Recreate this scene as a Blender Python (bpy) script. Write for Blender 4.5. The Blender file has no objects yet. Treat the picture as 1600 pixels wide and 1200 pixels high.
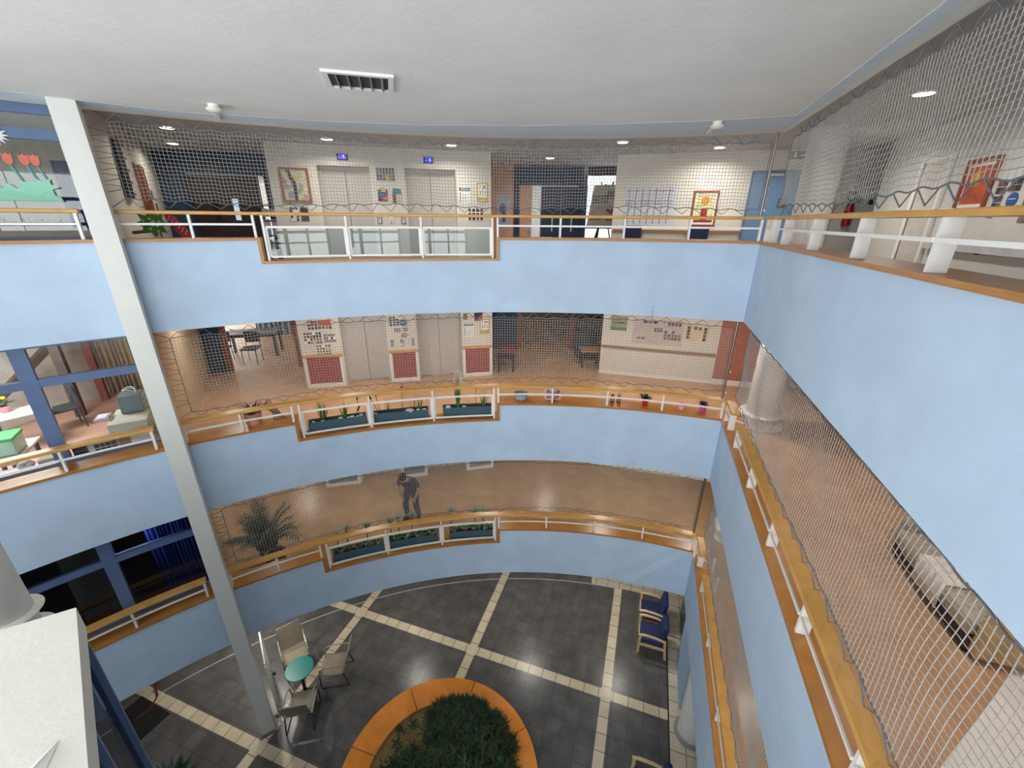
import bpy, bmesh, math, random
from mathutils import Vector, Matrix
random.seed(7)
SC = bpy.context.scene
COL = SC.collection
PI = math.pi
sin, cos, rad = math.sin, math.cos, math.radians
# ------------------------------------------------------------------ materials
def lin(c):
    return tuple(((x/255)/12.92 if x/255 <= .04045 else ((x/255+.055)/1.055)**2.4) for x in c)
MATS = {}
def mat(name, rgb, rough=.6, metal=0., var=.06, scale=6., bump=0., emit=0., spec=.5, bscale=None, stretch=None):
    if name in MATS: return MATS[name]
    m = bpy.data.materials.new(name); m.use_nodes = True
    nt = m.node_tree; b = nt.nodes['Principled BSDF']
    c = lin(rgb)
    b.inputs['Base Color'].default_value = (*c, 1); b.inputs['Roughness'].default_value = rough
    b.inputs['Metallic'].default_value = metal; b.inputs['Specular IOR Level'].default_value = spec
    tc = nt.nodes.new('ShaderNodeTexCoord'); mp = nt.nodes.new('ShaderNodeMapping')
    nt.links.new(tc.outputs['Object'], mp.inputs['Vector'])
    if stretch: mp.inputs['Scale'].default_value = stretch
    if var > 0:
        n = nt.nodes.new('ShaderNodeTexNoise'); n.inputs['Scale'].default_value = scale; n.inputs['Detail'].default_value = 5
        nt.links.new(mp.outputs[0], n.inputs['Vector'])
        r = nt.nodes.new('ShaderNodeValToRGB')
        r.color_ramp.elements[0].position = .3; r.color_ramp.elements[1].position = .7
        r.color_ramp.elements[0].color = (*[max(0, x*(1-var*2)) for x in c], 1)
        r.color_ramp.elements[1].color = (*[min(1, x*(1+var*2)) for x in c], 1)
        nt.links.new(n.outputs['Fac'], r.inputs['Fac']); nt.links.new(r.outputs['Color'], b.inputs['Base Color'])
    if bump > 0:
        n2 = nt.nodes.new('ShaderNodeTexNoise'); n2.inputs['Scale'].default_value = bscale or scale*4
        n2.inputs['Detail'].default_value = 4
        nt.links.new(mp.outputs[0], n2.inputs['Vector'])
        bp = nt.nodes.new('ShaderNodeBump'); bp.inputs['Strength'].default_value = bump; bp.inputs['Distance'].default_value = .02
        nt.links.new(n2.outputs['Fac'], bp.inputs['Height']); nt.links.new(bp.outputs[0], b.inputs['Normal'])
    if emit > 0:
        b.inputs['Emission Color'].default_value = (*c, 1); b.inputs['Emission Strength'].default_value = emit
    MATS[name] = m
    return m
def glass(name, tint=(255,255,255), refl=1.0, rough=0.0):
    if name in MATS: return MATS[name]
    m = bpy.data.materials.new(name); m.use_nodes = True; nt = m.node_tree
    for n in list(nt.nodes): nt.nodes.remove(n)
    o = nt.nodes.new('ShaderNodeOutputMaterial'); mx = nt.nodes.new('ShaderNodeMixShader')
    t = nt.nodes.new('ShaderNodeBsdfTransparent'); t.inputs[0].default_value = (*lin(tint), 1)
    g = nt.nodes.new('ShaderNodeBsdfGlossy'); g.inputs['Roughness'].default_value = rough
    f = nt.nodes.new('ShaderNodeFresnel'); f.inputs['IOR'].default_value = 1.5
    k = nt.nodes.new('ShaderNodeMath'); k.operation = 'MULTIPLY'; k.use_clamp = True; k.inputs[1].default_value = refl
    nt.links.new(f.outputs[0], k.inputs[0]); nt.links.new(k.outputs[0], mx.inputs[0])
    nt.links.new(t.outputs[0], mx.inputs[1]); nt.links.new(g.outputs[0], mx.inputs[2]); nt.links.new(mx.outputs[0], o.inputs[0])
    MATS[name] = m; return m
def tile_mat(name, c1, c2, grout, size, rough, var=.25, rz=0., gap=.008, off=(0,0), spec=.5):
    m = bpy.data.materials.new(name); m.use_nodes = True; nt = m.node_tree; b = nt.nodes['Principled BSDF']
    tc = nt.nodes.new('ShaderNodeNewGeometry'); mp = nt.nodes.new('ShaderNodeMapping'); mp.vector_type = 'TEXTURE'
    mp.inputs['Rotation'].default_value = (0, 0, rz); mp.inputs['Location'].default_value = (off[0], off[1], 0)
    nt.links.new(tc.outputs['Position'], mp.inputs['Vector'])
    br = nt.nodes.new('ShaderNodeTexBrick'); br.offset = 0; br.squash = 1
    br.inputs['Scale'].default_value = 1; br.inputs['Mortar Size'].default_value = gap
    br.inputs['Brick Width'].default_value = size; br.inputs['Row Height'].default_value = size
    br.inputs['Color1'].default_value = (*lin(c1), 1); br.inputs['Color2'].default_value = (*lin(c2), 1); br.inputs['Mortar'].default_value = (*lin(grout), 1)
    nt.links.new(mp.outputs[0], br.inputs['Vector'])
    n = nt.nodes.new('ShaderNodeTexNoise'); n.inputs['Scale'].default_value = 3; n.inputs['Detail'].default_value = 8
    nt.links.new(tc.outputs['Position'], n.inputs['Vector'])
    mr = nt.nodes.new('ShaderNodeMapRange'); mr.inputs[1].default_value = .3; mr.inputs[2].default_value = .7
    mr.inputs[3].default_value = 1-var; mr.inputs[4].default_value = 1+var
    nt.links.new(n.outputs['Fac'], mr.inputs[0])
    mu = nt.nodes.new('ShaderNodeVectorMath'); mu.operation = 'SCALE'
    nt.links.new(br.outputs['Color'], mu.inputs[0]); nt.links.new(mr.outputs[0], mu.inputs['Scale'])
    nt.links.new(mu.outputs[0], b.inputs['Base Color'])
    b.inputs['Roughness'].default_value = rough; b.inputs['Specular IOR Level'].default_value = spec
    bp = nt.nodes.new('ShaderNodeBump'); bp.inputs['Strength'].default_value = .15; bp.inputs['Distance'].default_value = .01
    nt.links.new(n.outputs['Fac'], bp.inputs['Height']); nt.links.new(bp.outputs[0], b.inputs['Normal'])
    MATS[name] = m; return m

BLUE = mat('pale_blue_plaster', (187,207,227), .75, var=.03, scale=2.2, bump=.14, bscale=9)
WHITEP = mat('white_paint', (226,224,218), .6, var=.02, bump=.12)
CEIL = mat('ceiling_paint', (229,228,221), .85, var=.02, scale=1.5, bump=.12, bscale=14)
BAND = mat('pale_blue_band_paint', (206,218,226), .8, var=.02)
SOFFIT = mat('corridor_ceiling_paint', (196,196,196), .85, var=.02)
TIMBER = mat('oak_varnish', (176,120,56), .32, var=.07, scale=5, stretch=(1,1,9))
TIMBERR = mat('oak_handrail', (206,156,84), .35, var=.05, scale=6)
WSTEEL = mat('white_enamel', (236,234,228), .35, var=.01)
STEEL = mat('galvanised_steel', (150,142,134), .35, metal=.9, var=.05)
HOOKM = mat('zinc_hook', (190,186,180), .3, metal=.9, var=.03)
CORD = mat('grey_net_cord', (166,161,155), .8, var=.04, scale=40)
ROPE = mat('grey_border_rope', (112,114,120), .8, var=.15, scale=60)
VINYL = mat('tan_vinyl', (190,150,114), .38, var=.07, scale=2.5)
VINYLD = mat('brown_vinyl', (164,132,98), .3, var=.08, scale=2.5)
VINYLG = mat('grey_vinyl', (120,104,92), .4, var=.08, scale=2.5)
TERRA = mat('terracotta_lino', (178,136,118), .45, var=.06, scale=2)
WALL = mat('wall_warm_white', (218,212,200), .7, var=.02, scale=3)
WALLG = mat('wall_grey_white', (206,204,198), .7, var=.02, scale=3)
WALLB = mat('wall_beige', (196,172,140), .7, var=.03, scale=3)
PEACH = mat('peach_paint', (205,160,138), .7, var=.03)
NAVY = mat('petrol_blue_paint', (38,66,92), .6, var=.06)
NAVYD = mat('dark_blue_door', (30,48,70), .45, var=.06)
DARKW = mat('dark_brown_wood', (46,30,26), .5, var=.15, scale=5)
BROWNW = mat('red_brown_wood', (140,72,44), .45, var=.12, scale=8)
BRICKR = mat('brick_red_panel', (150,72,62), .7, var=.1, scale=10)
TERRW = mat('terracotta_wall', (174,114,94), .7, var=.05)
LIFT = mat('lift_door_grey', (196,190,182), .35, var=.015)
LIFTG = mat('lift_gap', (60,58,58), .6, var=0)
DOORBL = mat('steel_blue_door', (106,142,180), .45, var=.02)
WFRAME = mat('blue_window_frame', (92,112,148), .4, var=.03)
GLASS = glass('window_glass', (236,242,242), .9)
GLASSD = glass('dark_window_glass', (205,212,220), 1.0)
GLASSR = glass('rail_glass', (236,244,246), .7)
TROUGH = mat('slate_blue_trough', (58,88,100), .55, var=.05)
SOIL = mat('dark_soil', (44,34,30), .95, var=.3, scale=40, bump=.5)
STONE = mat('pale_stone', (196,188,174), .8, var=.08, scale=15)
LEAF = mat('leaf_green', (64,110,46), .5, var=.2, scale=12)
LEAFD = mat('leaf_dark_green', (30,56,34), .5, var=.25, scale=14)
LEAFG = mat('leaf_grey_green', (128,150,124), .55, var=.15, scale=14)
FLOWERW = mat('white_petal', (236,236,226), .6, var=.03)
CATTAIL = mat('brown_cattail', (70,40,28), .9, var=.1)
BLACK = mat('black_plastic', (24,24,26), .5, var=.05)
CHAR = mat('charcoal', (52,52,56), .6, var=.08)
PAPER = mat('white_paper', (236,234,228), .7, var=.01)
GREY = mat('mid_grey', (140,140,142), .6, var=.04)
LGREY = mat('light_grey', (190,190,190), .6, var=.03)
SLATE = tile_mat('slate_tiles', (102,99,95), (92,89,86), (80,78,76), .33, .3, rz=rad(-18.3), off=(.332,.064))
CREAM = tile_mat('cream_tiles', (224,208,178), (214,196,164), (120,106,90), .33, .3, var=.1, rz=rad(-18.3), off=(.332,.064))
CREAM2 = tile_mat('cream_border_tiles', (218,206,182), (210,196,170), (120,106,90), .33, .3, var=.1, rz=rad(-18.3), off=(1.40,-.46))
EMIT = mat('lamp_diffuser', (255,244,226), .5, var=0, emit=9)
# ------------------------------------------------------------------ mesh builder
WLOC = {}
class MB:
    def __init__(s): s.v = []; s.f = []; s.m = []
    def add(s, vs, fs, mi=0):
        o = len(s.v); s.v += [tuple(p) for p in vs]
        for k, f in enumerate(fs):
            s.f.append(tuple(o+i for i in f)); s.m.append(mi[k] if isinstance(mi, (list, tuple)) else mi)
        return s
    def hexa(s, p, mi=0):  # 8 points: bottom 4 ccw, top 4
        return s.add(p, [(3,2,1,0),(4,5,6,7),(0,1,5,4),(1,2,6,5),(2,3,7,6),(3,0,4,7)], mi)
    def box(s, c, d, rz=0, mi=0, M=None):
        x, y, z = d[0]/2, d[1]/2, d[2]/2
        p = [Vector(q) for q in ((-x,-y,-z),(x,-y,-z),(x,y,-z),(-x,y,-z),(-x,-y,z),(x,-y,z),(x,y,z),(-x,y,z))]
        R = M if M is not None else Matrix.Rotation(rz, 3, 'Z')
        return s.hexa([R @ q + Vector(c) for q in p], mi)
    def beam(s, a, b, w, h, mi=0, up=(0,0,1)):
        a, b = Vector(a), Vector(b); d = (b-a).normalized(); u = Vector(up)
        if abs(d.dot(u)) > .98: u = Vector((1,0,0))
        x = d.cross(u).normalized()*w/2; y = x.cross(d).normalized()*h/2
        return s.hexa([a-x-y, a+x-y, a+x+y, a-x+y, b-x-y, b+x-y, b+x+y, b-x+y], mi)
    def tube(s, pts, r, n=6, mi=0, caps=True):
        pts = [Vector(p) for p in pts]; k = len(pts); rr = r if isinstance(r, (list, tuple)) else [r]*k
        rings = []; prev = None
        for i in range(k):
            d = (pts[min(i+1, k-1)]-pts[max(i-1, 0)])
            d = d.normalized() if d.length > 1e-9 else Vector((0,0,1))
            if prev is None:
                u = Vector((0,0,1)) if abs(d.z) < .9 else Vector((1,0,0))
                x = d.cross(u).normalized()
            else:
                x = (prev - d*prev.dot(d)); x = x.normalized() if x.length > 1e-6 else d.orthogonal().normalized()
            prev = x; y = d.cross(x)
            rings.append([pts[i]+(x*cos(2*PI*j/n)+y*sin(2*PI*j/n))*rr[i] for j in range(n)])
        vs = [p for r_ in rings for p in r_]; fs = []
        for i in range(k-1):
            for j in range(n):
                a = i*n+j; b = i*n+(j+1) % n
                fs.append((a, b, b+n, a+n))
        if caps and n > 2: fs += [tuple(range(n))[::-1], tuple(range((k-1)*n, k*n))]
        return s.add(vs, fs, mi)
    def lathe(s, c, prof, n=20, mi=0, mis=None):
        c = Vector(c); k = len(prof)
        vs = [c+Vector((r*cos(2*PI*j/n), r*sin(2*PI*j/n), z)) for r, z in prof for j in range(n)]; fs = []; ms = []
        for i in range(k-1):
            for j in range(n):
                a = i*n+j; b = i*n+(j+1) % n
                fs.append((a, b, b+n, a+n)); ms.append(mis[i] if mis else mi)
        fs += [tuple(range(n))[::-1], tuple(range((k-1)*n, k*n))]; ms += [ms[0], ms[-1]]
        return s.add(vs, fs, ms)
    def prism(s, poly, z0, z1, mi=0, top=None, bot=None):
        n = len(poly); a = sum(poly[i][0]*poly[(i+1) % n][1]-poly[(i+1) % n][0]*poly[i][1] for i in range(n))
        if a < 0: poly = poly[::-1]
        vs = [(x, y, z0) for x, y in poly]+[(x, y, z1) for x, y in poly]
        fs = [(i, (i+1) % n, (i+1) % n+n, i+n) for i in range(n)]+[tuple(range(n))[::-1], tuple(range(n, 2*n))]
        return s.add(vs, fs, [mi]*n+[mi if bot is None else bot, mi if top is None else top])
    def ball(s, c, r, n=10, m=7, sc=(1,1,1), mi=0, rot=None):
        c = Vector(c); vs = []; fs = []
        for i in range(m+1):
            t = PI*i/m
            for j in range(n):
                p = Vector((sin(t)*cos(2*PI*j/n)*sc[0], sin(t)*sin(2*PI*j/n)*sc[1], cos(t)*sc[2]))*r
                vs.append(c+(rot @ p if rot else p))
        for i in range(m):
            for j in range(n):
                a = i*n+j; b = i*n+(j+1) % n; fs.append((a+n, b+n, b, a))
        return s.add(vs, fs, mi)
    def sweep(s, path, ts, o0, o1, z0, z1, mi=0, caps=True):
        n = len(ts); vs = []
        for k, t in enumerate(ts):
            a, b = path(t, o0), path(t, o1)
            za = z0[k] if isinstance(z0, list) else z0; zb = z1[k] if isinstance(z1, list) else z1
            vs += [(a[0],a[1],za),(b[0],b[1],za),(b[0],b[1],zb),(a[0],a[1],zb)]
        fs = [(i*4+j, i*4+4+j, i*4+4+(j+1) % 4, i*4+(j+1) % 4) for i in range(n-1) for j in range(4)]
        if caps: fs += [(3,2,1,0), tuple(range(4*n-4, 4*n))]
        return s.add(vs, fs, mi)
    def blade(s, base, d, L, w, droop=.5, seg=4, mi=0, side=None):
        base = Vector(base); d = Vector(d).normalized(); sd = Vector(side) if side else d.cross(Vector((0,0,1)))
        if sd.length < 1e-3: sd = Vector((1,0,0))
        sd.normalize(); p = base.copy(); vs = []
        for i in range(seg+1):
            f = i/seg; ww = w*(.5+.9*f if f < .4 else .86*(1-f)/.6+.02)
            vs += [p-sd*ww/2, p+sd*ww/2]
            dd = (d+Vector((0,0,-droop*f*1.6))).normalized(); p = p+dd*L/seg
        return s.add(vs, [(2*i, 2*i+1, 2*i+3, 2*i+2) for i in range(seg)], mi)
    def build(s, name, mats, parent=None, label=None, cat=None, group=None, kind=None, smooth=False, bevel=0):
        me = bpy.data.meshes.new(name)
        if parent is not None: o0 = Vector(WLOC[parent.name])
        else:
            xs = [p[0] for p in s.v]; ys = [p[1] for p in s.v]; zs = [p[2] for p in s.v]
            o0 = Vector(((min(xs)+max(xs))/2, (min(ys)+max(ys))/2, min(zs)))
        me.from_pydata([tuple(Vector(p)-o0) for p in s.v], [], s.f)
        if not isinstance(mats, (list, tuple)): mats = [mats]
        for m in mats: me.materials.append(m)
        me.polygons.foreach_set('material_index', s.m)
        bm = bmesh.new(); bm.from_mesh(me); bmesh.ops.recalc_face_normals(bm, faces=bm.faces); bm.to_mesh(me); bm.free()
        if smooth: me.polygons.foreach_set('use_smooth', [True]*len(me.polygons))
        me.update()
        ob = bpy.data.objects.new(name, me); COL.objects.link(ob)
        if parent is not None: ob.parent = parent; WLOC[ob.name] = o0
        else: ob.location = o0; WLOC[ob.name] = o0
        tag(ob, label, cat, group, kind)
        if bevel:
            b = ob.modifiers.new('bevel', 'BEVEL'); b.width = bevel; b.segments = 2; b.limit_method = 'ANGLE'
        if smooth:
            try:
                me.set_sharp_from_angle(angle=rad(40))
            except Exception: pass
        return ob
def tag(o, label=None, cat=None, group=None, kind=None):
    if label: o['label'] = label
    if cat: o['category'] = cat
    if group: o['group'] = group
    if kind: o['kind'] = kind
    return o
def thing(name, label, cat, loc=(0,0,0), group=None):
    o = bpy.data.objects.new(name, None); COL.objects.link(o); o.location = loc; o.empty_display_size = .1
    WLOC[o.name] = Vector(loc); return tag(o, label, cat, group)
def struct(mb, name, mats, label=None, smooth=False, parent=None):
    o = mb.build(name, mats, parent, smooth=smooth)
    if parent is None:
        o['kind'] = 'structure'
        if label: o['label'] = label
    return o
def dup(root, loc, rz=0, label=None, group=None):
    r = root.copy(); COL.objects.link(r); r.location = loc; r.rotation_euler = (0, 0, rz)
    if label: r['label'] = label
    if group: r['group'] = group
    for ch in list(root.children):
        c = ch.copy(); COL.objects.link(c); c.parent = r
        for g in list(ch.children):
            d = g.copy(); COL.objects.link(d); d.parent = c
    return r
def put(root, loc, rz=0):
    root.location = loc; root.rotation_euler = (0, 0, rz)
def lerp(a, b, n): return [a+(b-a)*i/n for i in range(n+1)]
# ------------------------------------------------------------------ plan
CX, CY, R = .352, -2.398, 9.734
def ARC(th, o=0.):  # degrees, offset outwards
    t = rad(th); return (CX+(R+o)*sin(t), CY+(R+o)*cos(t))
KX, KY = 3.79, 6.74
UX, UY = .3062, .952
def RGT(s, o=0.): return (KX-UX*s+UY*o, KY-UY*s-UX*o)
class WF:  # wall frame: t along, d towards the atrium, z up
    def __init__(s, O, E):
        s.O = Vector((*O, 0)); e = Vector((*E, 0))-s.O; s.L = e.length; s.e = e.normalized(); s.n = Vector((s.e.y, -s.e.x, 0))
    def p(s, t, d, z): q = s.O+s.e*t+s.n*d; return Vector((q.x, q.y, z))
    def box(s, mb, t0, t1, z0, z1, d0, d1, mi=0):
        return mb.hexa([s.p(t0,d1,z0), s.p(t1,d1,z0), s.p(t1,d0,z0), s.p(t0,d0,z0), s.p(t0,d1,z1), s.p(t1,d1,z1), s.p(t1,d0,z1), s.p(t0,d0,z1)], mi)
    def disc(s, mb, t, z, r, d0, d1, mi=0, n=16, sx=1, sz=1):
        vs = [s.p(t+r*sx*cos(2*PI*j/n), d, z+r*sz*sin(2*PI*j/n)) for d in (d0, d1) for j in range(n)]
        fs = [(j, (j+1) % n, (j+1) % n+n, j+n) for j in range(n)]+[tuple(range(n)), tuple(range(n, 2*n))]
        return mb.add(vs, fs, mi)
    def poly(s, mb, pts, d0, d1, mi=0):
        n = len(pts); vs = [s.p(t, d, z) for d in (d0, d1) for t, z in pts]
        return mb.add(vs, [(j, (j+1) % n, (j+1) % n+n, j+n) for j in range(n)]+[tuple(range(n)), tuple(range(n, 2*n))], mi)
ST = 3.005
LED = [-.27, -3.28, -6.29]        # ledge tops, top storey first
DROP = .33
FLO = [-1.01, -4.015, -7.02]
SOF = [-1.52, -4.56, -7.55]       # underside of each gallery
GND = -10.02
CZ = 1.21
N0, N1 = -24.8, -3.62             # stepped-down bay
LEV = ['top', 'middle', 'lowest']
# ------------------------------------------------------------------ shell: slabs, ceiling, fascias
def gallery_poly():
    pts = [ARC(t, .25) for t in lerp(-62, 20.9, 60)] + [RGT(9.0, .25), (12.5, -2.2), (12.5, 20.5), (-14.5, 20.5), (-14.5, 2.2)]
    return pts
GP = gallery_poly()
CEILS = [CZ, SOF[0], SOF[1]]
for k in range(3):
    struct(MB().prism(GP, SOF[k]+.001, FLO[k], 0, [3, 0, 2][k], 1), 'floor', [VINYL, SOFFIT, VINYLD, VINYLG], f'gallery floor slab of the {LEV[k]} storey')
big = [(-14.5, -5), (12.5, -5), (12.5, 20.5), (-14.5, 20.5)]
mb = MB().prism(big, GND-.2, GND, 0); struct(mb, 'floor', SLATE, 'dark slate tiled hall floor at the bottom')
struct(MB().prism(big, CZ, CZ+.25, 0), 'ceiling', CEIL, 'plain white ceiling above the atrium')
# pale painted margin on the ceiling along the gallery edge
ths = [-62, -50, -37, -34, -28, -18, -10, -1, 5, 14, 18.6, 20.2]; os_ = [-.33, -.33, -.31, -.29, -.22, -.43, -.56, -.72, -.79, -.85, -.88, -.9]
mb = MB(); vs = []
for t, o in zip(ths, os_):
    a, b = ARC(t, o), ARC(t, .02)
    vs += [(*a, CZ-.002), (*b, CZ-.004), (*b, CZ), (*a, CZ)]
n = len(ths); mb.add(vs, [(i*4+j, i*4+4+j, i*4+4+(j+1) % 4, i*4+(j+1) % 4) for i in range(n-1) for j in range(4)]+[(3,2,1,0), tuple(range(4*n-4, 4*n))])
mb.sweep(RGT, [0, 9], -.1, .02, CZ-.005, CZ)
struct(mb, 'trim_1', BAND, 'pale blue painted margin along the ceiling edge')
for k in range(3):
    mb = MB(); top = LED[k]-.04
    mb.sweep(ARC, lerp(-62, N0, 44), 0, .28, SOF[k], top); mb.sweep(ARC, lerp(N0, N1, 26), 0, .28, SOF[k], top-DROP); mb.sweep(ARC, lerp(N1, 20.6, 28), 0, .28, SOF[k], top)
    struct(mb, 'wall_back', BLUE, f'curved pale blue parapet of the {LEV[k]} gallery')
    mb = MB().sweep(RGT, lerp(0, 9, 6), 0, .28, SOF[k], top)
    struct(mb, 'wall_right', BLUE, f'straight pale blue parapet on the right of the {LEV[k]} gallery')
    # timber ledges
    mb = MB()
    for a, b, z in ((-62, N0+.12, LED[k]), (N0-.12, N1+.12, LED[k]-DROP), (N1-.12, 20.6, LED[k])):
        mb.sweep(ARC, lerp(a, b, max(4, int((b-a)*1.2))), -.03, .34, z-.04, z)
    for t in (N0, N1): mb.sweep(ARC, [t-.13, t+.13], -.034, .344, LED[k]-DROP-.041, LED[k]+.001)
    struct(mb, 'trim_2', TIMBER, f'varnished timber ledge stepping down along the {LEV[k]} curved parapet')
    mb = MB().sweep(RGT, lerp(-.36, 9, 8), -.03, .34, LED[k]-.042, LED[k]-.002)
    struct(mb, 'trim_3', TIMBER, f'varnished timber ledge along the {LEV[k]} right parapet')
# ------------------------------------------------------------------ tall white post standing in the hall
pc = Vector((-5.074, 5.497, 0)); aim = math.atan2(pc.x-CX, pc.y-CY)
t = thing('square_post', 'tall white square steel post rising from hall floor to ceiling at the left', 'post', (pc.x, pc.y, GND))
MB().box((pc.x, pc.y, (GND+CZ)/2), (.24, .24, CZ-GND-.004), rz=-aim).build('shaft', mat('post_white', (222,222,214), .45, var=.01), t)
MB().box((pc.x, pc.y, GND+.02), (.34, .34, .035), rz=-aim).build('base_plate', mat('post_base', (120,116,110), .5, metal=.5), t)
# ------------------------------------------------------------------ balustrades
POSTS_B = [-33.8, -29.4, -24.98]; POSTS_L = [-24.3, -17.6, -10.9, -4.1]; POSTS_R = [-3.6, 2.5, 8.6, 14.5, 20.4]
def post(path, t, z0, z1, par, o=.06, rw=.1, tw=.03, name='post', tk=None):
    a = Vector((*path(t, o-rw/2), 0)); b = Vector((*path(t, o+rw/2), 0)); d = (b-a).normalized(); s = Vector((d.y, -d.x, 0))*tw/2
    p = [a-s, b-s, b+s, a+s]
    MB().hexa([Vector((q.x, q.y, z)) for z in (z0, z1) for q in p]).build(name, WSTEEL, par)
def rail(path, t0, t1, z, par, o=.01, r=.014, name='mid_rail', n=8):
    MB().sweep(path, lerp(t0, t1, n), o-r*.6, o+r*.6, z-r, z+r).build(name, WSTEEL, par)
def handrail(path, t0, t1, zt, par, n, o0=.0, o1=.15):
    MB().sweep(path, lerp(t0, t1, n), o0, o1, zt-.046, zt).build('handrail', TIMBERR, par, bevel=.012)
for k in range(3):
    zl = LED[k]; zh = zl+.352; lo = zl-DROP
    b = thing('balustrade', f'white posts and oak handrail of the curved {LEV[k]} gallery with its stepped bay', 'balustrade', (*ARC(-7), zl))
    handrail(ARC, -34.5, 20.45, zh, b, 60)
    for p in POSTS_B+POSTS_R: post(ARC, p, zl, zh-.046, b)
    for p in POSTS_L: post(ARC, p, lo, zh-.046, b)
    for q in (POSTS_B, POSTS_R):
        for i in range(len(q)-1): rail(ARC, q[i]+.1, q[i+1]-.1, zl+.182, b)
    for i in range(3):
        a, c = POSTS_L[i]+.18, POSTS_L[i+1]-.18; zt, zb = zl+.145, lo+.055
        fr = MB(); fr.sweep(ARC, lerp(a, c, 8), .035, .065, zt-.016, zt+.016); fr.sweep(ARC, lerp(a, c, 8), .035, .065, zb-.014, zb+.014)
        for e in (a, c): fr.sweep(ARC, [e-.1, e+.1], .035, .065, zb, zt)
        f = fr.build('panel_frame', WSTEEL, b)
        if k == 0: MB().sweep(ARC, lerp(a+.1, c-.1, 1), .046, .054, zb+.012, zt-.014).build('glass_panel', GLASSR, f)
    b = thing('balustrade', f'oak handrail on white plate posts along the right side of the {LEV[k]} gallery', 'balustrade', (*RGT(4), zl))
    handrail(RGT, .0, .55, zh, b, 2); handrail(RGT, 1.02, 9, zh, b, 6)
    sp = [.1, .45, 1.08, 2.18, 3.3, 4.38, 5.46, 6.54, 7.6, 8.7]
    for s_ in sp: post(RGT, s_, zl, zh-.046, b)
    rail(RGT, .12, .43, zl+.182, b, n=1)
    for i in range(2, len(sp)-1): rail(RGT, sp[i]+.02, sp[i+1]-.02, zl+.182, b, n=1)
    for s_ in (.55, 1.02): post(RGT, s_, zl, zh-.01, b, o=.27, rw=.035, tw=.035, name='return_post')
    MB().tube([Vector((*RGT(.55, .27), zl+.182)), Vector((*RGT(.45, .1), zl+.182))], .012).build('return_rail', WSTEEL, b)
    MB().tube([Vector((*RGT(1.02, .27), zl+.182)), Vector((*RGT(1.08, .1), zl+.182))], .012).build('return_rail', WSTEEL, b)
    b = thing('balustrade', f'oak handrail on white posts in front of the {LEV[k]} blue framed window', 'balustrade', (*ARC(-44), zl))
    handrail(ARC, -62, -35.75, zh, b, 26)
    pl = [-36.0, -41.7, -47.4, -53.1, -58.8]
    for p in pl: post(ARC, p, zl, zh-.046, b)
    for i in range(4): rail(ARC, pl[i]-.1, pl[i+1]+.1, zl+.182, b)
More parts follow.
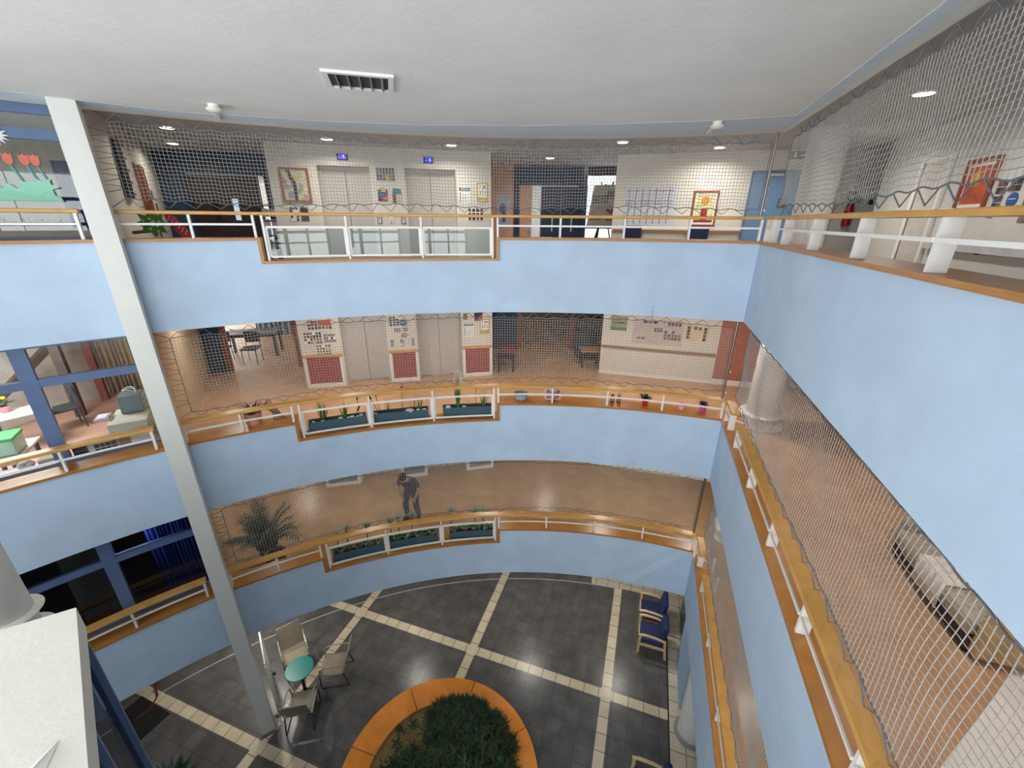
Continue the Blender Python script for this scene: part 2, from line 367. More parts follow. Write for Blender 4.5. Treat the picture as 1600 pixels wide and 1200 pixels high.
# ------------------------------------------------------------------ safety nets
hook_me = None
def hook_obj(par, p, down):
    global hook_me
    if hook_me is None:
        m = MB(); m.tube([(0,0,0), (0,0,.016)], .006, 5)
        m.tube([(.015*sin(2*PI*i/8), 0, .03-.015*cos(2*PI*i/8)) for i in range(9)], .005, 5)
        o = m.build('hook', HOOKM, par); o.location = p; hook_me = o.data
    else:
        o = bpy.data.objects.new('hook', hook_me); COL.objects.link(o); o.parent = par
    o.location = Vector(p)-Vector(WLOC[par.name]) ; o.rotation_euler = (PI if down else 0, 0, 0)
    if hook_me.users == 1: o.location = Vector(p)-Vector(WLOC[par.name])
def lace(pts_h, pts_r, r, flat):
    out = []
    for i in range(len(pts_h)):
        out.append(pts_h[i])
        if i < len(pts_h)-1:
            a, b = pts_r[i]; out += [a, b]
    return out
def net(path, t0, t1, per_m, zb, zt, zhb, zht, hooks, label, o=.1, pole_l=None, pole_r=None, wob=.012, skew=0.):
    par = thing('safety_net', label, 'safety net', (*path((t0+t1)/2, o), zb), 'safety nets between handrail and ceiling')
    L = abs(t1-t0)*per_m; nx = int(L/.0455); nz = int((zt-zb)/.0455)
    ph = random.random()*6
    def P(u, v):  # u 0..1 along, v 0..1 up
        t = t0+(t1-t0)*u; s = u*L
        w = wob*(sin(s*2.1+ph)+.6*sin(s*5.3+ph*2+v*3)+.5*sin(v*7+s*1.3))
        hs = len(hooks); sc = .012*cos(2*PI*s/.31)
        z = zb+(zt-zb)*v+(.022*sin(s*1.7+ph)+sc)*(1-v)-(.010*sin(s*2.3)+.008*cos(2*PI*s/.31))*v
        q = path(t, o+w*(1-abs(2*v-1)**3)); return Vector((q[0], q[1], z))
    m = MB(); r = .0031
    for i in range(1, nx):
        m.tube([P(i/nx+.002*sin(i*1.3)*0, j/8) for j in range(9)], r, 4, caps=False)
    seg = max(20, int(L/.12))
    for j in range(1, nz): m.tube([P(i/seg, j/nz) for i in range(seg+1)], r, 4, caps=False)
    m.build('net_mesh', CORD, par)
    bd = MB(); sb = int(L/.06)
    bd.tube([P(i/sb, 0) for i in range(sb+1)], .0065, 5); bd.tube([P(i/sb, 1) for i in range(sb+1)], .0065, 5)
    bd.tube([P(0, j/16) for j in range(17)], .0065, 5); bd.tube([P(1, j/16) for j in range(17)], .0065, 5)
    bd.build('border_rope', ROPE, par)
    lc = MB()
    for zh, v, dn in ((zhb, 0, False), (zht, 1, True)):
        hp = [Vector((*path(t, o), zh+(.028 if not dn else -.028))) for t in hooks]; rp = []
        for i in range(len(hooks)-1):
            m_ = (hooks[i]+hooks[i+1])/2; d = (hooks[i+1]-hooks[i])
            f0, f1 = (.18, -.02) if not dn else (.12, -.12)
            ua = (m_-d*f0-t0)/(t1-t0); ub = (m_-d*f1-t0)/(t1-t0)
            rp.append((P(min(1, max(0, ua)), v), P(min(1, max(0, ub)), v)))
        lc.tube(lace(hp, rp, 0, 0), .0052, 5)
        for t in hooks: hook_obj(par, Vector((*path(t, o), zh)), dn)
    for pole, u in ((pole_l, 0), (pole_r, 1)):
        if pole is None: continue
        pts = []; n = 7
        for i in range(n):
            z = zb+(zt-zb)*(i+.5)/n
            pts += [Vector((*pole, z)), P(u, (i+.85)/n), P(u, min(1, (i+1.1)/n))]
        lc.tube(pts, .0052, 5)
    lc.build('lacing_cord', ROPE, par)
def pole(xy, z0, z1, label, r=.019):
    t = thing('net_pole', label, 'pole', (*xy, z0))
    MB().tube([(*xy, z0), (*xy, z1)], r, 10).build('tube', STEEL, t, smooth=True)
    m = MB()
    for i in range(7):
        z = z0+(z1-z0)*(i+.6)/7.2
        m.tube([(xy[0]+.02, xy[1], z), (xy[0]+.05, xy[1]-.01, z-.02)], .004, 5)
    m.build('rope_pins', HOOKM, t)
for k in range(3):
    zh = LED[k]+.352; zc = [CZ-.012, SOF[0], SOF[1]][k]; zs = zc-.002
    zt = zc-.115; zb = zh+.115
    hk = [-33.9+1.7*i for i in range(32)]
    pl = ARC(-34.55, .1); pr = ARC(20.25, .12)
    net(ARC, -32.9, 20.0, PI/180*(R+.1), zb, zt, zh, zs, hk, f'grey safety net laced above the curved {LEV[k]} handrail', pole_l=pl)
    hk = [.32*i+.1 for i in range(1, 28)]
    net(RGT, .12, 8.9, 1, zb, zt, zh, zs, hk, f'grey safety net laced along the right side of the {LEV[k]} gallery', wob=.02)
    pole(pl, zh, zs, f'thin steel pole beside the white post edging the {LEV[k]} net')
    pole(pr, zh, zs, f'thin steel pole in the far right corner of the {LEV[k]} gallery', .021)
# ------------------------------------------------------------------ gallery ceiling (raised behind the edge beam) and outer walls
bpy.data.objects.remove(bpy.data.objects['ceiling'])
ap = [ARC(t, .26) for t in lerp(-62, 20.9, 60)]+[RGT(9.0, .26), (12.5, -5), (-14.5, -5), (-14.5, 2.2)]
struct(MB().prism(ap, CZ, CZ+.6, 0), 'ceiling', CEIL, 'plain white ceiling above the atrium')
GC = 1.46
struct(MB().prism([(-14.5,-5),(12.5,-5),(12.5,20.5),(-14.5,20.5)], GC, GC+.3, 0), 'ceiling', SOFFIT, 'grey white ceiling over the top gallery')
def slabwall(name, a, b, z0, z1, m, label, th=.15, holes=()):
    w = WF(a, b); mb = MB(); w.box(mb, 0, w.L, z0, z1, -th, 0)
    return struct(mb, name, m, label)
slabwall('wall_far', (-14.5,20.4), (12.5,20.4), GND, GC, WALL, 'plain wall closing the far halls')
slabwall('wall_outer', (12.4,20.5), (12.4,-2.2), GND, GC, WALL, 'plain wall on the far right')
slabwall('wall_near', (12.5,-2.1), (1.2,-2.1), GND, GC, WALL, 'plain end wall of the right corridor')
slabwall('wall_near', (1.1,-1.9), (1.1,-4.7), GND, CZ, BLUE, 'blue wall behind the camera on the right')
slabwall('wall_outer', (-8.6,-4.7), (-8.6,2.3), GND, -2.4, BLUE, 'lower blue wall behind the camera on the left')
slabwall('wall_near', (1.1,-4.7), (-8.6,-4.7), GND, -5.4, WHITEP, 'lower white wall behind the camera')
mb = MB()
for i in range(5): mb.box((-8.6, -4.4+1.62*i, (-2.4+CZ)/2), (.12, .12, CZ+2.4))
for z in (-2.4, -1.2, 0.): mb.box((-8.6, -1.2, z), (.1, 6.9, .1))
struct(mb, 'window_8', WFRAME, 'blue framed glazing on the near left side of the hall')
slabwall('wall_outer', (-14.4,2.2), (-14.4,20.5), GND, FLO[1]-.1, WALLB, 'plain wall of the lower left rooms')
slabwall('wall_outer', (-8.3,2.25), (-14.4,2.25), GND, FLO[1]-.1, WALLB, 'plain wall under the left windows')
# glazed front behind the camera: blue mullions
mb = MB()
for i in range(7): mb.box((-8.5+1.6*i, -4.6, (-5.4+CZ)/2), (.12, .12, CZ+5.4))
for z in (-5.3, -4.6, -3.6, -2.6, -1.5, -.5, .5): mb.box((-3.7, -4.6, z), (9.7, .1, .1))
for x in (-7.7, -4.5, -1.3): mb.box((x, -4.62, -.35), (1.0, .05, 1.5))
for i in range(6): mb.box((-7.7+1.6*i, -4.6, -.3), (.07, .07, 2.6))
for z in (-.9, -.25): mb.box((-3.7, -4.6, z), (9.7, .06, .06))
for x in (-6.0, -2.6): struct(MB().lathe((x, -4.0, 0), [(.3, -5.4), (.3, CZ)], 28), 'pillar', WHITEP, f'round white pillar behind the camera at {"left" if x < -4 else "right"}', smooth=True)
struct(mb, 'window_5', WFRAME, 'blue framed glazed front on the near side of the hall')
# ------------------------------------------------------------------ lift wall and other gallery walls
LW = WF((-5.2, 9.8), (-.54, 10.91)); RW = WF((2.46, 11.15), (5.3, 10.35)); BD = WF((5.3, 10.35), (6.98, 9.9)); RA = WF((6.98, 10.19), (7.87, 10.0))
RBO = RGT(-3.4, 2.6); RB = WF(RBO, RGT(8, 2.6)); LF = WF((-5.65, 6.1), (-8.35, 10.8)); LO = WF((-8.6, 10.75), (-5.3, 11.75)); RO = WF((-1.0, 13.4), (3.6, 13.4))
LIFTS = [(.97, 2.06), (2.82, 3.96)]
for k in range(3):
    zf, zc = FLO[k], [GC, SOF[0], SOF[1]][k]; z = zf
    mb = MB()
    for a, b in ((0, .97), (2.06, 2.82), (3.96, 4.79)): LW.box(mb, a, b, zf, zc, -1.4, 0)
    for a, b in LIFTS: LW.box(mb, a, b, zf+2.08, zc, -1.4, 0); LW.box(mb, a, b, zf, zf+2.08, -1.4, -.34)
    struct(mb, 'wall_lift', WALL, f'warm white wall around the two lifts on the {LEV[k]} storey')
    for i, (a, b) in enumerate(LIFTS):
        side = ['left', 'right'][i]; m_ = (a+b)/2
        t = thing('lift_door', f'closed grey two leaf lift door, {side} of the pair on the {LEV[k]} storey', 'lift door', LW.p(m_, -.28, zf), 'lift doors')
        f = MB(); LW.box(f, a+.002, a+.06, zf, zf+2.078, -.338, -.27); LW.box(f, b-.06, b-.002, zf, zf+2.078, -.338, -.27); LW.box(f, a+.06, b-.06, zf+2.02, zf+2.078, -.338, -.27)
        f.build('door_frame', LIFT, t)
        for u, v in ((a+.06, m_-.006), (m_+.006, b-.06)):
            d = MB(); LW.box(d, u, v, zf+.01, zf+2.02, -.33, -.3); d.build('door_leaf', LIFT, t)
        d = MB(); LW.box(d, m_-.006, m_+.006, zf+.01, zf+2.02, -.336, -.325); d.build('door_gap', LIFTG, t)
    if k:
        for i, (a, b) in enumerate(((.02, .93), (2.08, 2.81), (3.98, 4.77))):
            w_ = ['left of the left lift', 'between the two lifts', 'right of the right lift'][i]
            t = thing('dado_panel', f'{[0,"brick red","grey"][k]} dado panel in a white frame {w_}, {LEV[k]} storey', 'wall panel', LW.p((a+b)/2, .01, zf), 'dado panels by the lifts')
            p = MB(); LW.box(p, a, b, zf, zf+.1, .002, .03); LW.box(p, a, a+.07, zf+.1, zf+.78, .002, .03); LW.box(p, b-.07, b, zf+.1, zf+.78, .002, .03); p.build('panel_frame', WSTEEL, t)
            p = MB(); LW.box(p, a+.07, b-.07, zf+.1, zf+.78, .002, .018); p.build('panel', BRICKR if k == 1 else GREY, t)
            p = MB(); LW.box(p, a-.01, b+.01, zf+.8, zf+.86, .002, .05); p.build('bumper_rail', BROWNW if 0 else TIMBERR, t)
    else:
        mb = MB()
        for a, b in ((0, .97), (2.06, 2.82), (3.96, 4.79)): LW.box(mb, a, b, zf, zf+.1, .001, .015)
        struct(mb, 'baseboard_lift', WSTEEL, 'white skirting of the lift wall')
    mb = MB(); RW.box(mb, 0, RW.L, zf, zc, -.3, 0); struct(mb, 'wall_right_back', WALL, f'white poster wall at the back right of the {LEV[k]} storey')
    mb = MB(); RW.box(mb, .0, RW.L, zf, zf+.09, .001, .014); struct(mb, 'baseboard_back', WSTEEL, f'white skirting on the back right wall, {LEV[k]} storey')
    t = MB(); RW.box(t, .03, RW.L-.02, zf+.76, zf+.82, .002, .05)
    t.build('wall_handrail', mat('rail_brown', (146,108,70), .5), None, f'brown timber wall rail across the white back wall of the {LEV[k]} storey', 'wall rail', 'timber wall rails')
    mb = MB(); BD.box(mb, 0, BD.L, zf, zc, -.3, 0); struct(mb, 'wall_corner', [WALL, TERRW, TERRW][k], f'wall at the far right corner of the {LEV[k]} storey')
    if k:
        mb = MB(); BD.box(mb, 0, BD.L, zf, zf+.14, .001, .02); struct(mb, 'baseboard_corner', WSTEEL, f'white skirting under the terracotta wall, {LEV[k]} storey')
    mb = MB(); RA.box(mb, -.1, 1.2, zf, zc, -.2, 0); struct(mb, 'wall_alcove', WALLG, f'grey white wall behind the column, {LEV[k]} storey')
    if k == 0:
        mb = MB(); RB.box(mb, 0, RB.L, zf, zc, -.2, 0); struct(mb, 'wall_corridor', WALLG, 'grey white outer wall of the right corridor')
    else:
        w2 = WF(RGT(-3.4, 3.1), RGT(9, 3.1)); mb = MB(); w2.box(mb, 0, w2.L, zf, zc, -.2, 0); struct(mb, 'wall_corridor', TERRW, f'terracotta outer wall of the right corridor, {LEV[k]} storey')
    mb = MB(); LF.box(mb, 0, LF.L, zf, zc, -.15, 0); struct(mb, 'wall_left', [WALL, WALLB, WALLB][k], f'wall at the left end of the {LEV[k]} gallery')
    # hall openings at the back: posts and a header
    for w, x0, x1, nm in ((LO, .55, 2.6, 'left'), (RO, 1.02, 3.02, 'right')):
        mb = MB(); hz = zf+1.98
        w.box(mb, -1.2, x0, zf, zc, -.14, 0, 0) if nm == 'left' else w.box(mb, -.9, x0, zf, zc, -.14, 0, 1 if k == 0 else 0)
        w.box(mb, x0, x1, hz, zc, -.14, 0, 0)
        if nm == 'left': w.box(mb, x1+.14, w.L+.3, zf, zc, -.14, 0, 2)
        else: w.box(mb, x1+.14, x1+1.6, hz+.25, zc, -.14, 0, 2)
        for xx in (x0, x1): w.box(mb, xx, xx+.14, zf, zc if nm == 'left' else hz, -.16, .03, 0); w.box(mb, xx+(.14 if xx == x0 else -.12), xx+(.26 if xx == x0 else 0), zf, hz, -.14, .01, 3)
        struct(mb, 'door_1' if nm == 'left' else 'door_2', [NAVY, PEACH, DARKW, BROWNW if k else NAVYD], f'petrol blue opening to the {nm} hall of the {LEV[k]} storey')
# closed leaves on the top storey
zf = FLO[0]
t = thing('double_door', 'dark brown double door under the blue header of the left hall', 'door', LO.p(1.6, -.1, zf))
for a, b in ((.82, 1.57), (1.58, 2.34)):
    d = MB(); LO.box(d, a, b, zf+.005, zf+1.97, -.12, -.07); d.build('door_leaf', DARKW, t)
    d = MB(); LO.box(d, b-.34 if a < 1 else a+.1, b-.22 if a < 1 else a+.22, zf+.95, zf+1.45, -.075, -.06); d.build('vision_panel', mat('lit_pane', (190,205,225), .2, var=0, emit=.7) if a > 1 else mat('dark_pane', (40,44,52), .15, var=0), t)
t = thing('door', 'peach painted door folded open beside the glazed strip in the right hall', 'door', RO.p(1.35, .02, zf))
d = MB(); RO.box(d, 1.18, 1.52, zf+.005, zf+1.96, .03, .07); d.build('door_leaf', PEACH, t)
d = MB(); RO.box(d, 1.43, 1.48, zf+.62, zf+.72, .07, .085); d.build('lock_plate', STEEL, t)
t = thing('double_door', 'dark blue double door with pale handles in the right hall', 'door', RO.p(2.5, 0, zf))
d = MB(); RO.box(d, 1.54, 1.8, zf+.005, zf+1.96, -.12, -.05); d.build('glazed_strip', mat('frosted_strip', (205,205,205), .3, var=0, emit=.35), t)
for a, b in ((1.84, 2.4), (2.42, 2.9)):
    d = MB(); RO.box(d, a, b, zf+.005, zf+1.92, -.12, -.06); d.build('door_leaf', NAVYD, t)
    d = MB(); RO.box(d, a+.3, a+.34, zf+.7, zf+1.1, -.06, -.02); d.build('handle', LGREY, t)
d = MB(); RO.box(d, 1.84, 2.9, zf+1.92, zf+1.97, -.1, .0); d.build('closer_rail', LGREY, t)
mb = MB(); RO.box(mb, 3.16, 4.6, zf, zf+2.3, -.1, -.06); struct(mb, 'window_4', mat('bright_daylight_pane', (236,240,246), .4, var=0, emit=1.3), 'bright daylight window at the end of the right hall')
# peach side wall with picture left of the right hall
PW = WF((-.75, 13.2), (-.02, 13.2)); mb = MB(); PW.box(mb, 0, .73, zf, GC, 0, .1, 0); struct(mb, 'wall_hall', PEACH, 'peach wall beside the right hall')
def picture(w, t0, t1, z0, z1, d, name, label, cat, frame, art, border=.05, group=None):
    t = thing(name, label, cat, w.p((t0+t1)/2, d, z0), group)
    f = MB(); w.box(f, t0, t1, z0, z0+border, d, d+.03); w.box(f, t0, t1, z1-border, z1, d, d+.03); w.box(f, t0, t0+border, z0+border, z1-border, d, d+.03); w.box(f, t1-border, t1, z0+border, z1-border, d, d+.03)
    f.build('frame', frame, t); a = MB(); mats = art(w, a, t0+border, t1-border, z0+border, z1-border, d+.002); a.build('picture', mats, t); return t
def art_fig(w, a, t0, t1, z0, z1, d):
    w.box(a, t0, t1, z0, z1, d, d+.008, 0); tm = (t0+t1)/2
    w.disc(a, tm-.02, z0+(z1-z0)*.55, .09, d+.008, d+.011, 1, sx=1.1, sz=1.4); w.box(a, tm-.04, tm+.06, z0+.04, z0+(z1-z0)*.4, d+.008, d+.011, 1)
    return [mat('pale_lilac_print', (178,178,196), .6, var=.1, scale=9), mat('grey_violet_ink', (96,96,124), .6, var=.2)]
picture(PW, .27, .66, -.12, .68, .1, 'framed_print', 'pale lilac framed print on the peach wall left of the right hall', 'picture', LGREY, art_fig, .02)
# ------------------------------------------------------------------ things on the lift wall, top storey
def flat(w, name, label, cat, t0, t1, z0, z1, fill, mats, d=0., group=None):
    a = MB(); w.box(a, t0, t1, z0, z1, d+.002, d+.01, 0); fill(a, t0, t1, z0, z1, d+.01)
    return a.build(name, mats, None, label, cat, group)
PHO = [mat(f'photo_{i}', c, .45, var=.35, scale=22) for i, c in enumerate([(60,52,56), (92,74,66), (42,46,60), (120,96,84)])]
def photos(w, cols, rows, pad=.18, frac=1.0, extra=None):
    def f(a, t0, t1, z0, z1, d):
        rnd = random.Random(int((t0+z0)*1000)); cw = (t1-t0)/cols; ch = (z1-z0)/rows
        for i in range(cols):
            for j in range(rows):
                if rnd.random() > frac: continue
                w.box(a, t0+cw*(i+pad/2), t0+cw*(i+1-pad/2), z0+ch*(j+pad/2), z0+ch*(j+1-pad/2), d, d+.003, 1+rnd.randrange(4))
        if extra: extra(a, t0, t1, z0, z1, d+.003)
    return f
PM = [PAPER]+PHO
def art_land(w, a, t0, t1, z0, z1, d):
    w.box(a, t0, t1, z0, z1, d, d+.006, 0); rnd = random.Random(3)
    for i in range(26):
        x = t0+(t1-t0)*rnd.uniform(.05, .85); y = z0+(z1-z0)*rnd.uniform(.03, .8); w.disc(a, x, y, rnd.uniform(.02, .06), d+.006, d+.007+.0002*i, 1+rnd.randrange(3), n=8)
    w.poly(a, [(t0+.08,z1),(t0+.15,z1),(t0+.27,(z0+z1)/2),(t0+.25,z0),(t0+.18,z0),(t0+.19,(z0+z1)/2)], d+.012, d+.014, 4)
    return [mat('art_cream', (206,200,172), .5, var=.1, scale=9), mat('art_gold', (200,184,110), .5, var=.1), mat('art_lilac', (160,148,156), .5, var=.1), mat('art_sage', (150,158,130), .5, var=.1), mat('art_trunk', (62,64,60), .5, var=.2)]
picture(LW, .22, .8, .32, 1.0, .002, 'framed_painting', 'red brown framed landscape painting left of the left lift, top storey', 'picture', BROWNW, art_land, .045)
for i, (a, b) in enumerate(((1.42, 1.64), (3.25, 3.47))):
    s_ = ['left', 'right'][i]
    t = thing('floor_indicator', f'small blue lit floor indicator above the {s_} lift door', 'indicator', LW.p((a+b)/2, 0, 1.18), 'lift floor indicators')
    m = MB(); LW.box(m, a, b, 1.18, 1.31, .002, .03); m.build('housing', CHAR, t)
    m = MB(); LW.box(m, a+.03, b-.03, 1.2, 1.29, .03, .034); m.build('screen', mat('blue_screen', (40,40,220), .3, var=0, emit=1.2), t)
    m = MB(); LW.box(m, b-.085, b-.07, 1.21, 1.28, .034, .036); LW.box(m, b-.1, b-.085, 1.255, 1.268, .034, .036); m.build('digit', mat('pale_digit', (170,175,255), .3, var=0, emit=2.), t)
def yel(a, t0, t1, z0, z1, d): LW.box(a, t0+.27*(t1-t0)*2-.02, t0+.37*(t1-t0)*2-.02, z0+.0, z0+.11, d, d+.004, 5)
flat(LW, 'photo_board', 'dark photo collage with a yellow note between the lifts, top storey', 'photo collage', 2.2, 2.6, .8, 1.06, photos(LW, 6, 4, .12, 1, yel), PM+[mat('yellow_note', (196,186,104), .6)])
CM = [PAPER]+[mat('poster_'+n, c, .5, var=.12) for n, c in (('yellow',(222,190,90)),('teal',(30,120,120)),('blue',(50,80,150)),('red',(190,50,60)),('dark',(40,40,52)),('orange',(216,110,60)))]
def col(a, t0, t1, z0, z1, d):
    rnd = random.Random(5); w_ = (t1-t0)/5; h = (z1-z0)/6; pal = [[5,5,4,4,6],[5,5,4,6,6],[3,3,3,5,4],[2,3,3,3,5],[2,2,1,1,5],[0,1,1,1,0]]
    for j in range(6):
        for i in range(5):
            if pal[j][i]: LW.box(a, t0+w_*i, t0+w_*(i+1)-.002, z0+h*j, z0+h*(j+1)-.002, d, d+.003, pal[j][i])
flat(LW, 'poster', 'multicoloured patchwork poster between the lifts, lower left of the photo collage', 'poster', 2.19, 2.41, .37, .67, col, CM)
def house(a, t0, t1, z0, z1, d):
    LW.poly(a, [(t0,z1-.12),(t1,z1-.12),(t1-.04,z1),(t0+.04,z1)], d, d+.004, 1); LW.box(a, t0, t0+.085, z0, z1-.13, d, d+.004, 2)
    for j in range(4): LW.box(a, t0+.015, t0+.04, z0+.02+.045*j, z0+.05+.045*j, d+.004, d+.006, 3); LW.box(a, t0+.05, t0+.075, z0+.02+.045*j, z0+.05+.045*j, d+.004, d+.006, 3)
flat(LW, 'poster', 'beige house shaped poster with a teal roof beside the right lift', 'poster', 2.5, 2.72, .345, .65, house, [mat('poster_beige', (206,192,176), .6), mat('poster_roof', (74,130,150), .6), mat('poster_brown', (150,110,96), .6), mat('poster_window', (84,30,30), .6)])
def notice(a, t0, t1, z0, z1, d):
    LW.box(a, t0, t1, z1-.065, z1-.01, d, d+.004, 1); LW.box(a, t0+.04, t1-.02, z1-.045, z1-.03, d+.004, d+.005, 0); LW.box(a, t0+.02, t0+.032, z0+.03, z1-.1, d, d+.003, 2)
    for j in range(7): LW.box(a, t0+.06, t1-.03-.02*(j % 3), z0+.03+.03*j, z0+.036+.03*j, d, d+.002, 3)
def yellowp(a, t0, t1, z0, z1, d):
    b = .028
    for q in ((t0,t1,z0,z0+b),(t0,t1,z1-b,z1),(t0,t0+b,z0,z1),(t1-b,t1,z0,z1),(t0+b,t1-b,z0+.04,z0+.1)): LW.box(a, *q, d, d+.004, 1)
    for i, (u, h) in enumerate(((.07,.09),(.13,.11),(.19,.08))): LW.box(a, t0+u, t0+u+.02, z0+.15, z0+.15+h, d, d+.003, 2)
    LW.disc(a, t0+.17, z1-.09, .03, d, d+.003, 2, 10); LW.disc(a, t0+.08, z1-.08, .02, d, d+.003, 1, 10)
NM = [PAPER, mat('teal_header', (44,92,110), .5, var=.05), mat('ink', (44,44,48), .6, var=0), mat('faint_ink', (150,148,146), .6, var=0)]
YM = [PAPER, mat('mustard', (196,172,60), .5, var=.05), mat('mauve_ink', (150,130,150), .6, var=.1)]
for k, dz in ((0, 0), (1, -3.24)):
    st = LEV[k]
    flat(LW, 'notice', f'white notice with a teal header right of the right lift, {st} storey', 'notice', 4.03, 4.28, .34+dz, .7+dz, notice, NM, group='notices with teal headers')
    flat(LW, 'poster', f'yellow bordered white poster at the right end of the lift wall, {st} storey', 'poster', 4.45, 4.71, .4+dz, .81+dz, yellowp, YM, group='yellow bordered posters')
flat(LW, 'photo_sheet', 'white sheet with a few photos low on the lift wall, under the landscape painting', 'photo collage', .3, .47, -.06, .23, photos(LW, 3, 5, .2, .4), PM)
flat(LW, 'photo_sheet', 'dark photograph sheet under the lower right corner of the landscape painting', 'photo collage', .51, .68, -.06, .23, photos(LW, 1, 2, .06), PM)
flat(LW, 'photo_sheet', 'small photo grid below the yellow poster on the top storey', 'photo collage', 4.22, 4.6, -.02, .26, photos(LW, 4, 3, .25), PM)
for i, a in enumerate((2.14, 2.67)):
    t = thing('lift_call_panel', f'slim metal lift call panel beside the {["left","right"][i]} lift, top storey', 'call panel', LW.p(a+.035, 0, -.08), 'lift call panels')
    m = MB(); LW.box(m, a-.01, a+.085, -.1, .11, .002, .012); m.build('backplate', CHAR, t)
    m = MB(); LW.box(m, a+.003, a+.072, -.09, .1, .012, .018); m.build('faceplate', mat('brushed_plate', (200,196,190), .4, metal=.3), t)
    m = MB(); LW.disc(m, a+.037, .02, .014, .018, .024, 0, 10); m.build('button', BLACK, t)
def safety(a, t0, t1, z0, z1, d): LW.box(a, t0+.005, t1-.005, z0+.1, z0+.106, d, d+.002, 1); LW.box(a, t0+.005, t1-.005, z0+.055, z0+.061, d, d+.002, 1); LW.disc(a, (t0+t1)/2, z0+.026, .02, d, d+.002, 1, 10)
flat(LW, 'sign', 'small stacked white sign plate between the two lift call panels', 'sign', 2.375, 2.485, -.09, .08, safety, [PAPER, GREY])
# middle storey: photo boards on the pillars
Zm = FLO[1]
for i, (t0, t1, z0, z1, c, r, lb) in enumerate(((.24,.8,-2.52,-2.29,7,3,'topmost photo strip with an orange picture above the left dado panel'), (.12,.53,-2.88,-2.57,6,4,'wide photo sheet left of the left lift, middle storey'), (.57,.84,-2.86,-2.63,5,3,'small photo sheet beside the wide one, left of the left lift'), (.36,.7,-3.18,-2.9,5,4,'lowest photo sheet above the left dado panel'), (2.15,2.4,-2.52,-2.27,3,4,'dark photo group at the top between the lifts, middle storey'), (2.26,2.42,-2.68,-2.58,3,2,'tiny photo grid, left one of two between the middle storey lifts'), (2.47,2.6,-2.67,-2.56,3,2,'tiny photo grid, right one of two between the middle storey lifts'), (2.42,2.61,-2.83,-2.7,4,3,'photo sheet in the middle of the pillar between the middle storey lifts'), (2.14,2.22,-3.06,-2.87,2,4,'narrow photo strip on the pillar edge beside the left lift'), (2.38,2.48,-3.07,-2.87,2,4,'narrow photo strip in the centre above the middle dado panel'), (2.66,2.74,-3.05,-2.86,2,4,'narrow photo strip on the pillar edge beside the right lift'))):
    def ex(a, q0, q1, y0, y1, d, i=i):
        if i == 0: LW.box(a, q0+.26, q1-.02, y1-.13, y1, d, d+.003, 5); LW.poly(a, [(q0+.02,y1-.12),(q0+.14,y1-.12),(q0+.2,y1)], d, d+.003, 5)
        if i in (1, 3): LW.box(a, q0+.18 if i == 1 else q0+.2, q0+.26 if i == 1 else q0+.34, y0+.02 if i == 1 else y0+.16, y0+.12 if i == 1 else y0+.2, d, d+.003, 6)
    flat(LW, 'photo_sheet', lb, 'photo collage', t0, t1, z0, z1, photos(LW, c, r, .22, .92, ex), PM+[mat('poster_terracotta', (196,96,60), .5), mat('poster_pale_yellow', (214,196,110), .5)])
a = MB(); LW.disc(a, 2.49, -2.44, .085, .002, .008, 0, 20, sx=1.1); LW.box(a, 2.42, 2.56, -2.43, -2.42, .008, .01, 1); LW.box(a, 2.43, 2.55, -2.46, -2.455, .008, .01, 1)
a.build('round_sticker', [mat('blue_disc', (44,84,150), .5), PAPER], None, 'round blue sticker among the photos between the middle storey lifts', 'sticker')
flat(LW, 'poster', 'dark poster with red and orange shapes above the yellow bordered poster, middle storey', 'poster', 4.31, 4.53, -2.48, -2.26, lambda a, t0, t1, z0, z1, d: (LW.poly(a, [(t0+.05,z0),(t1,z0+.05),(t1-.04,z1-.04)], d, d+.003, 1)), [mat('poster_night', (52,46,76), .5), CM[4]])
flat(LW, 'poster', 'small brown card at the upper left of the right pillar, middle storey', 'poster', 4.02, 4.13, -2.43, -2.27, lambda *a: None, [mat('card_brown', (150,108,82), .6, var=.15)])
# back right wall: top storey
def chart(a, t0, t1, z0, z1, d):
    for i in range(1, 8): RW.box(a, t0+(t1-t0)*(i-.3)/8, t0+(t1-t0)*(i-.3)/8+.012, z0+.06, z1-.07, d, d+.003, 1)
    for f in (.86, .62, .55, .2): RW.box(a, t0+.03, t1-.1-(.25 if f == .2 else 0), z0+(z1-z0)*f, z0+(z1-z0)*f+.014, d+.001, d+.004, 2)
    for i in range(8):
        for j in range(5): RW.box(a, t0+.04+(t1-t0-.1)*i/8+.03, t0+.04+(t1-t0-.1)*i/8+.1, z0+.1+.15*j, z0+.106+.15*j, d, d+.002, 3)
flat(RW, 'wall_chart', 'large white planning chart ruled with black and red lines', 'chart', .25, 1.46, -.12, .8, chart, [mat('chart_white', (206,208,214), .6, var=.01), mat('chart_black', (36,30,36), .6, var=0), mat('chart_red', (150,40,70), .6, var=0), NM[3]])
def art_sun(w, a, t0, t1, z0, z1, d):
    w.box(a, t0, t1, z0, z1, d, d+.006, 0); tm = (t0+t1)/2
    w.box(a, t0+.04, t1-.04, z0+.05, z1-.03, d+.006, d+.008, 1); w.disc(a, tm, z1-.17, .09, d+.008, d+.011, 2, 20)
    w.box(a, tm-.07, tm+.07, z0+.1, z0+.34, d+.008, d+.011, 3); w.box(a, t0+.03, t1-.03, z0+.05, z0+.1, d+.008, d+.012, 3)
    for s_ in (-1, 1): w.disc(a, tm+s_*.14, z0+.25, .03, d+.008, d+.01, 4, 8)
    return [PAPER, mat('art_pale_green', (206,206,150), .5, var=.1), mat('art_orange', (214,130,50), .5, var=.15), mat('art_red', (160,44,40), .5, var=.1), mat('art_cream2', (230,226,196), .5)]
